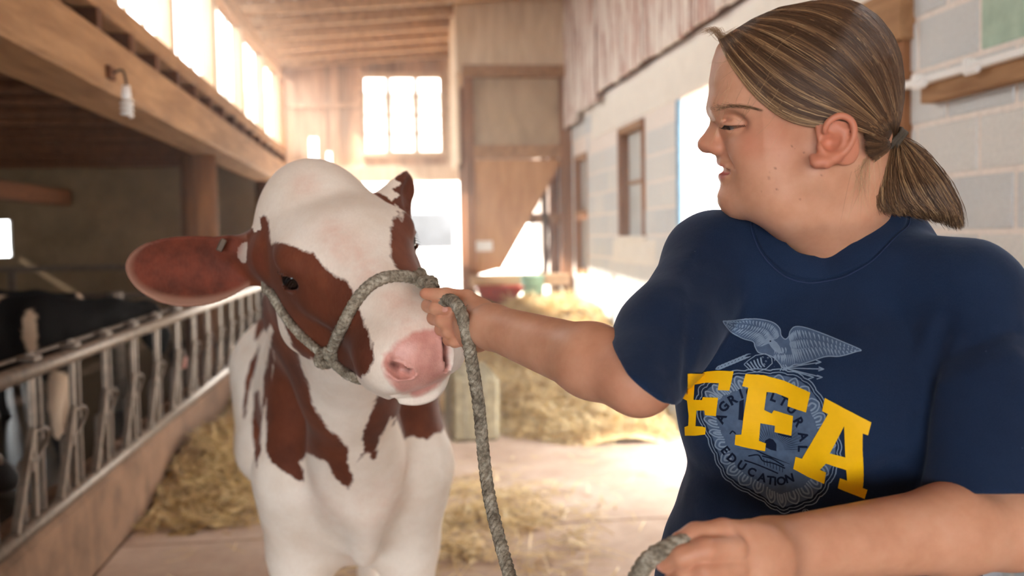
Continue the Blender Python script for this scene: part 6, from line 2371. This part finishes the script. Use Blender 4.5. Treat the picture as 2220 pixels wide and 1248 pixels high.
hi4 = [bm.verts.new(Vector((wc[0] + x, wc[1] + y, zg + .34))) for x, y in ((-.2, -.22), (.26, -.22), (.26, .22), (-.2, .22))]
bm.faces.new(lo4[::-1])
for i in range(4): bm.faces.new((lo4[i], lo4[(i + 1) % 4], hi4[(i + 1) % 4], hi4[i]))
me = bpy.data.meshes.new('tray'); bm.to_mesh(me); bm.free()
tr_ = link('tray', me, M['red_metal'], wb_); tr_.modifiers.new('t', 'SOLIDIFY').thickness = .01
ang = np.linspace(0, 2 * math.pi, 25)
tube('wheel', [(wc[0] + .2 + .085 * math.cos(a), wc[1] - .02, zg + .10 + .085 * math.sin(a)) for a in ang], .025, M['rubber'], wb_, 10)
for y in (-.17, .17):
    tube('handle', [(wc[0] + .22, wc[1] + y * .3, zg + .1), (wc[0] - .15, wc[1] + y, zg + .22), (wc[0] - .52, wc[1] + y * 1.2, zg + .36)], .016, M['green_paint'], wb_, 8, 16)
    tube('leg', [(wc[0] - .12, wc[1] + y, zg + .2), (wc[0] - .14, wc[1] + y, zg - .0)], .012, M['red_metal'], wb_, 8)

# ------------------------------------------------------------------ lamp on the beam, batten on the block wall
b0 = onX(240, 158, XL + .13)
lm = empty('pendant_bulb', tuple(b0)); tag(lm, 'bare spiral bulb hanging from a socket on the long beam', 'lamp')
box('socket_plate', b0 + [-.012, -.05, -.03], b0 + [.012, .05, .03], M['joist'], lm)
tube('cable', [b0 + [.01, 0, 0], b0 + [.05, .015, .015], b0 + [.06, .03, -.03], b0 + [.06, .03, -.06]], .006, M['rubber'], lm, 8, 20)
lathe('socket', [(0, -.055), (.018, -.055), (.022, -.10), (.020, -.12), (0, -.12)], tuple(b0 + [.06, .03, 0]), M['white_paint'], lm, 14)
th = np.linspace(0, 2 * math.pi * 3.2, 90)
tube('bulb', [b0 + np.array([.06 + .024 * math.cos(a), .03 + .024 * math.sin(a), -.125 - .075 * a / th[-1]]) for a in th], .0068, M['white_paint'], lm, 8)

bt = empty('wall_batten', (1.95, 3.2, 1.95)); tag(bt, 'white-edged wooden batten with plastic clips fixed to the near block wall', 'shelf')
box('board', (1.935, 2.4, 1.872), (XR, 3.44, 1.945), M['timber'], bt)
box('edging', (1.905, 2.4, 1.935), (XR, 3.52, 1.962), M['white_paint'], bt)
for y in (3.02, 3.34):
    box('clip', (1.892, y, 1.918), (1.912, y + .09, 1.95), M['white_paint'], bt, None, .009)
    box('clip', (1.892, y + .06, 1.94), (1.93, y + .09, 1.975), M['white_paint'], bt, None, .004)

tub = lathe('plastic_tub', [(0, 0), (.17, 0), (.18, .02), (.205, .40), (.222, .41), (.222, .44), (.20, .44), (.175, .03), (0, .03)], (1.74, 3.0, 0), plain('white_plastic', srgb(222, 232, 244), .35, var=.04, bump=0))
tag(tub, 'white plastic tub on the floor by the block wall behind her elbow', 'tub')

# scattering volume added to stand in for lens glare over the background
hz = bpy.data.materials.new('glare_scatter'); hz.use_nodes = True
nt_ = hz.node_tree; nt_.nodes.remove(nt_.nodes['Principled BSDF'])
vs_ = nt_.nodes.new('ShaderNodeVolumeScatter'); vs_.inputs['Density'].default_value = .022; vs_.inputs['Anisotropy'].default_value = .35
nt_.links.new(vs_.outputs[0], nt_.nodes['Material Output'].inputs['Volume'])
glare_box = box('lens_veil', (XL + .12, 3.0, .02), (XR - .12, YB - .2, 3.3), hz, None, 'structure', 0)
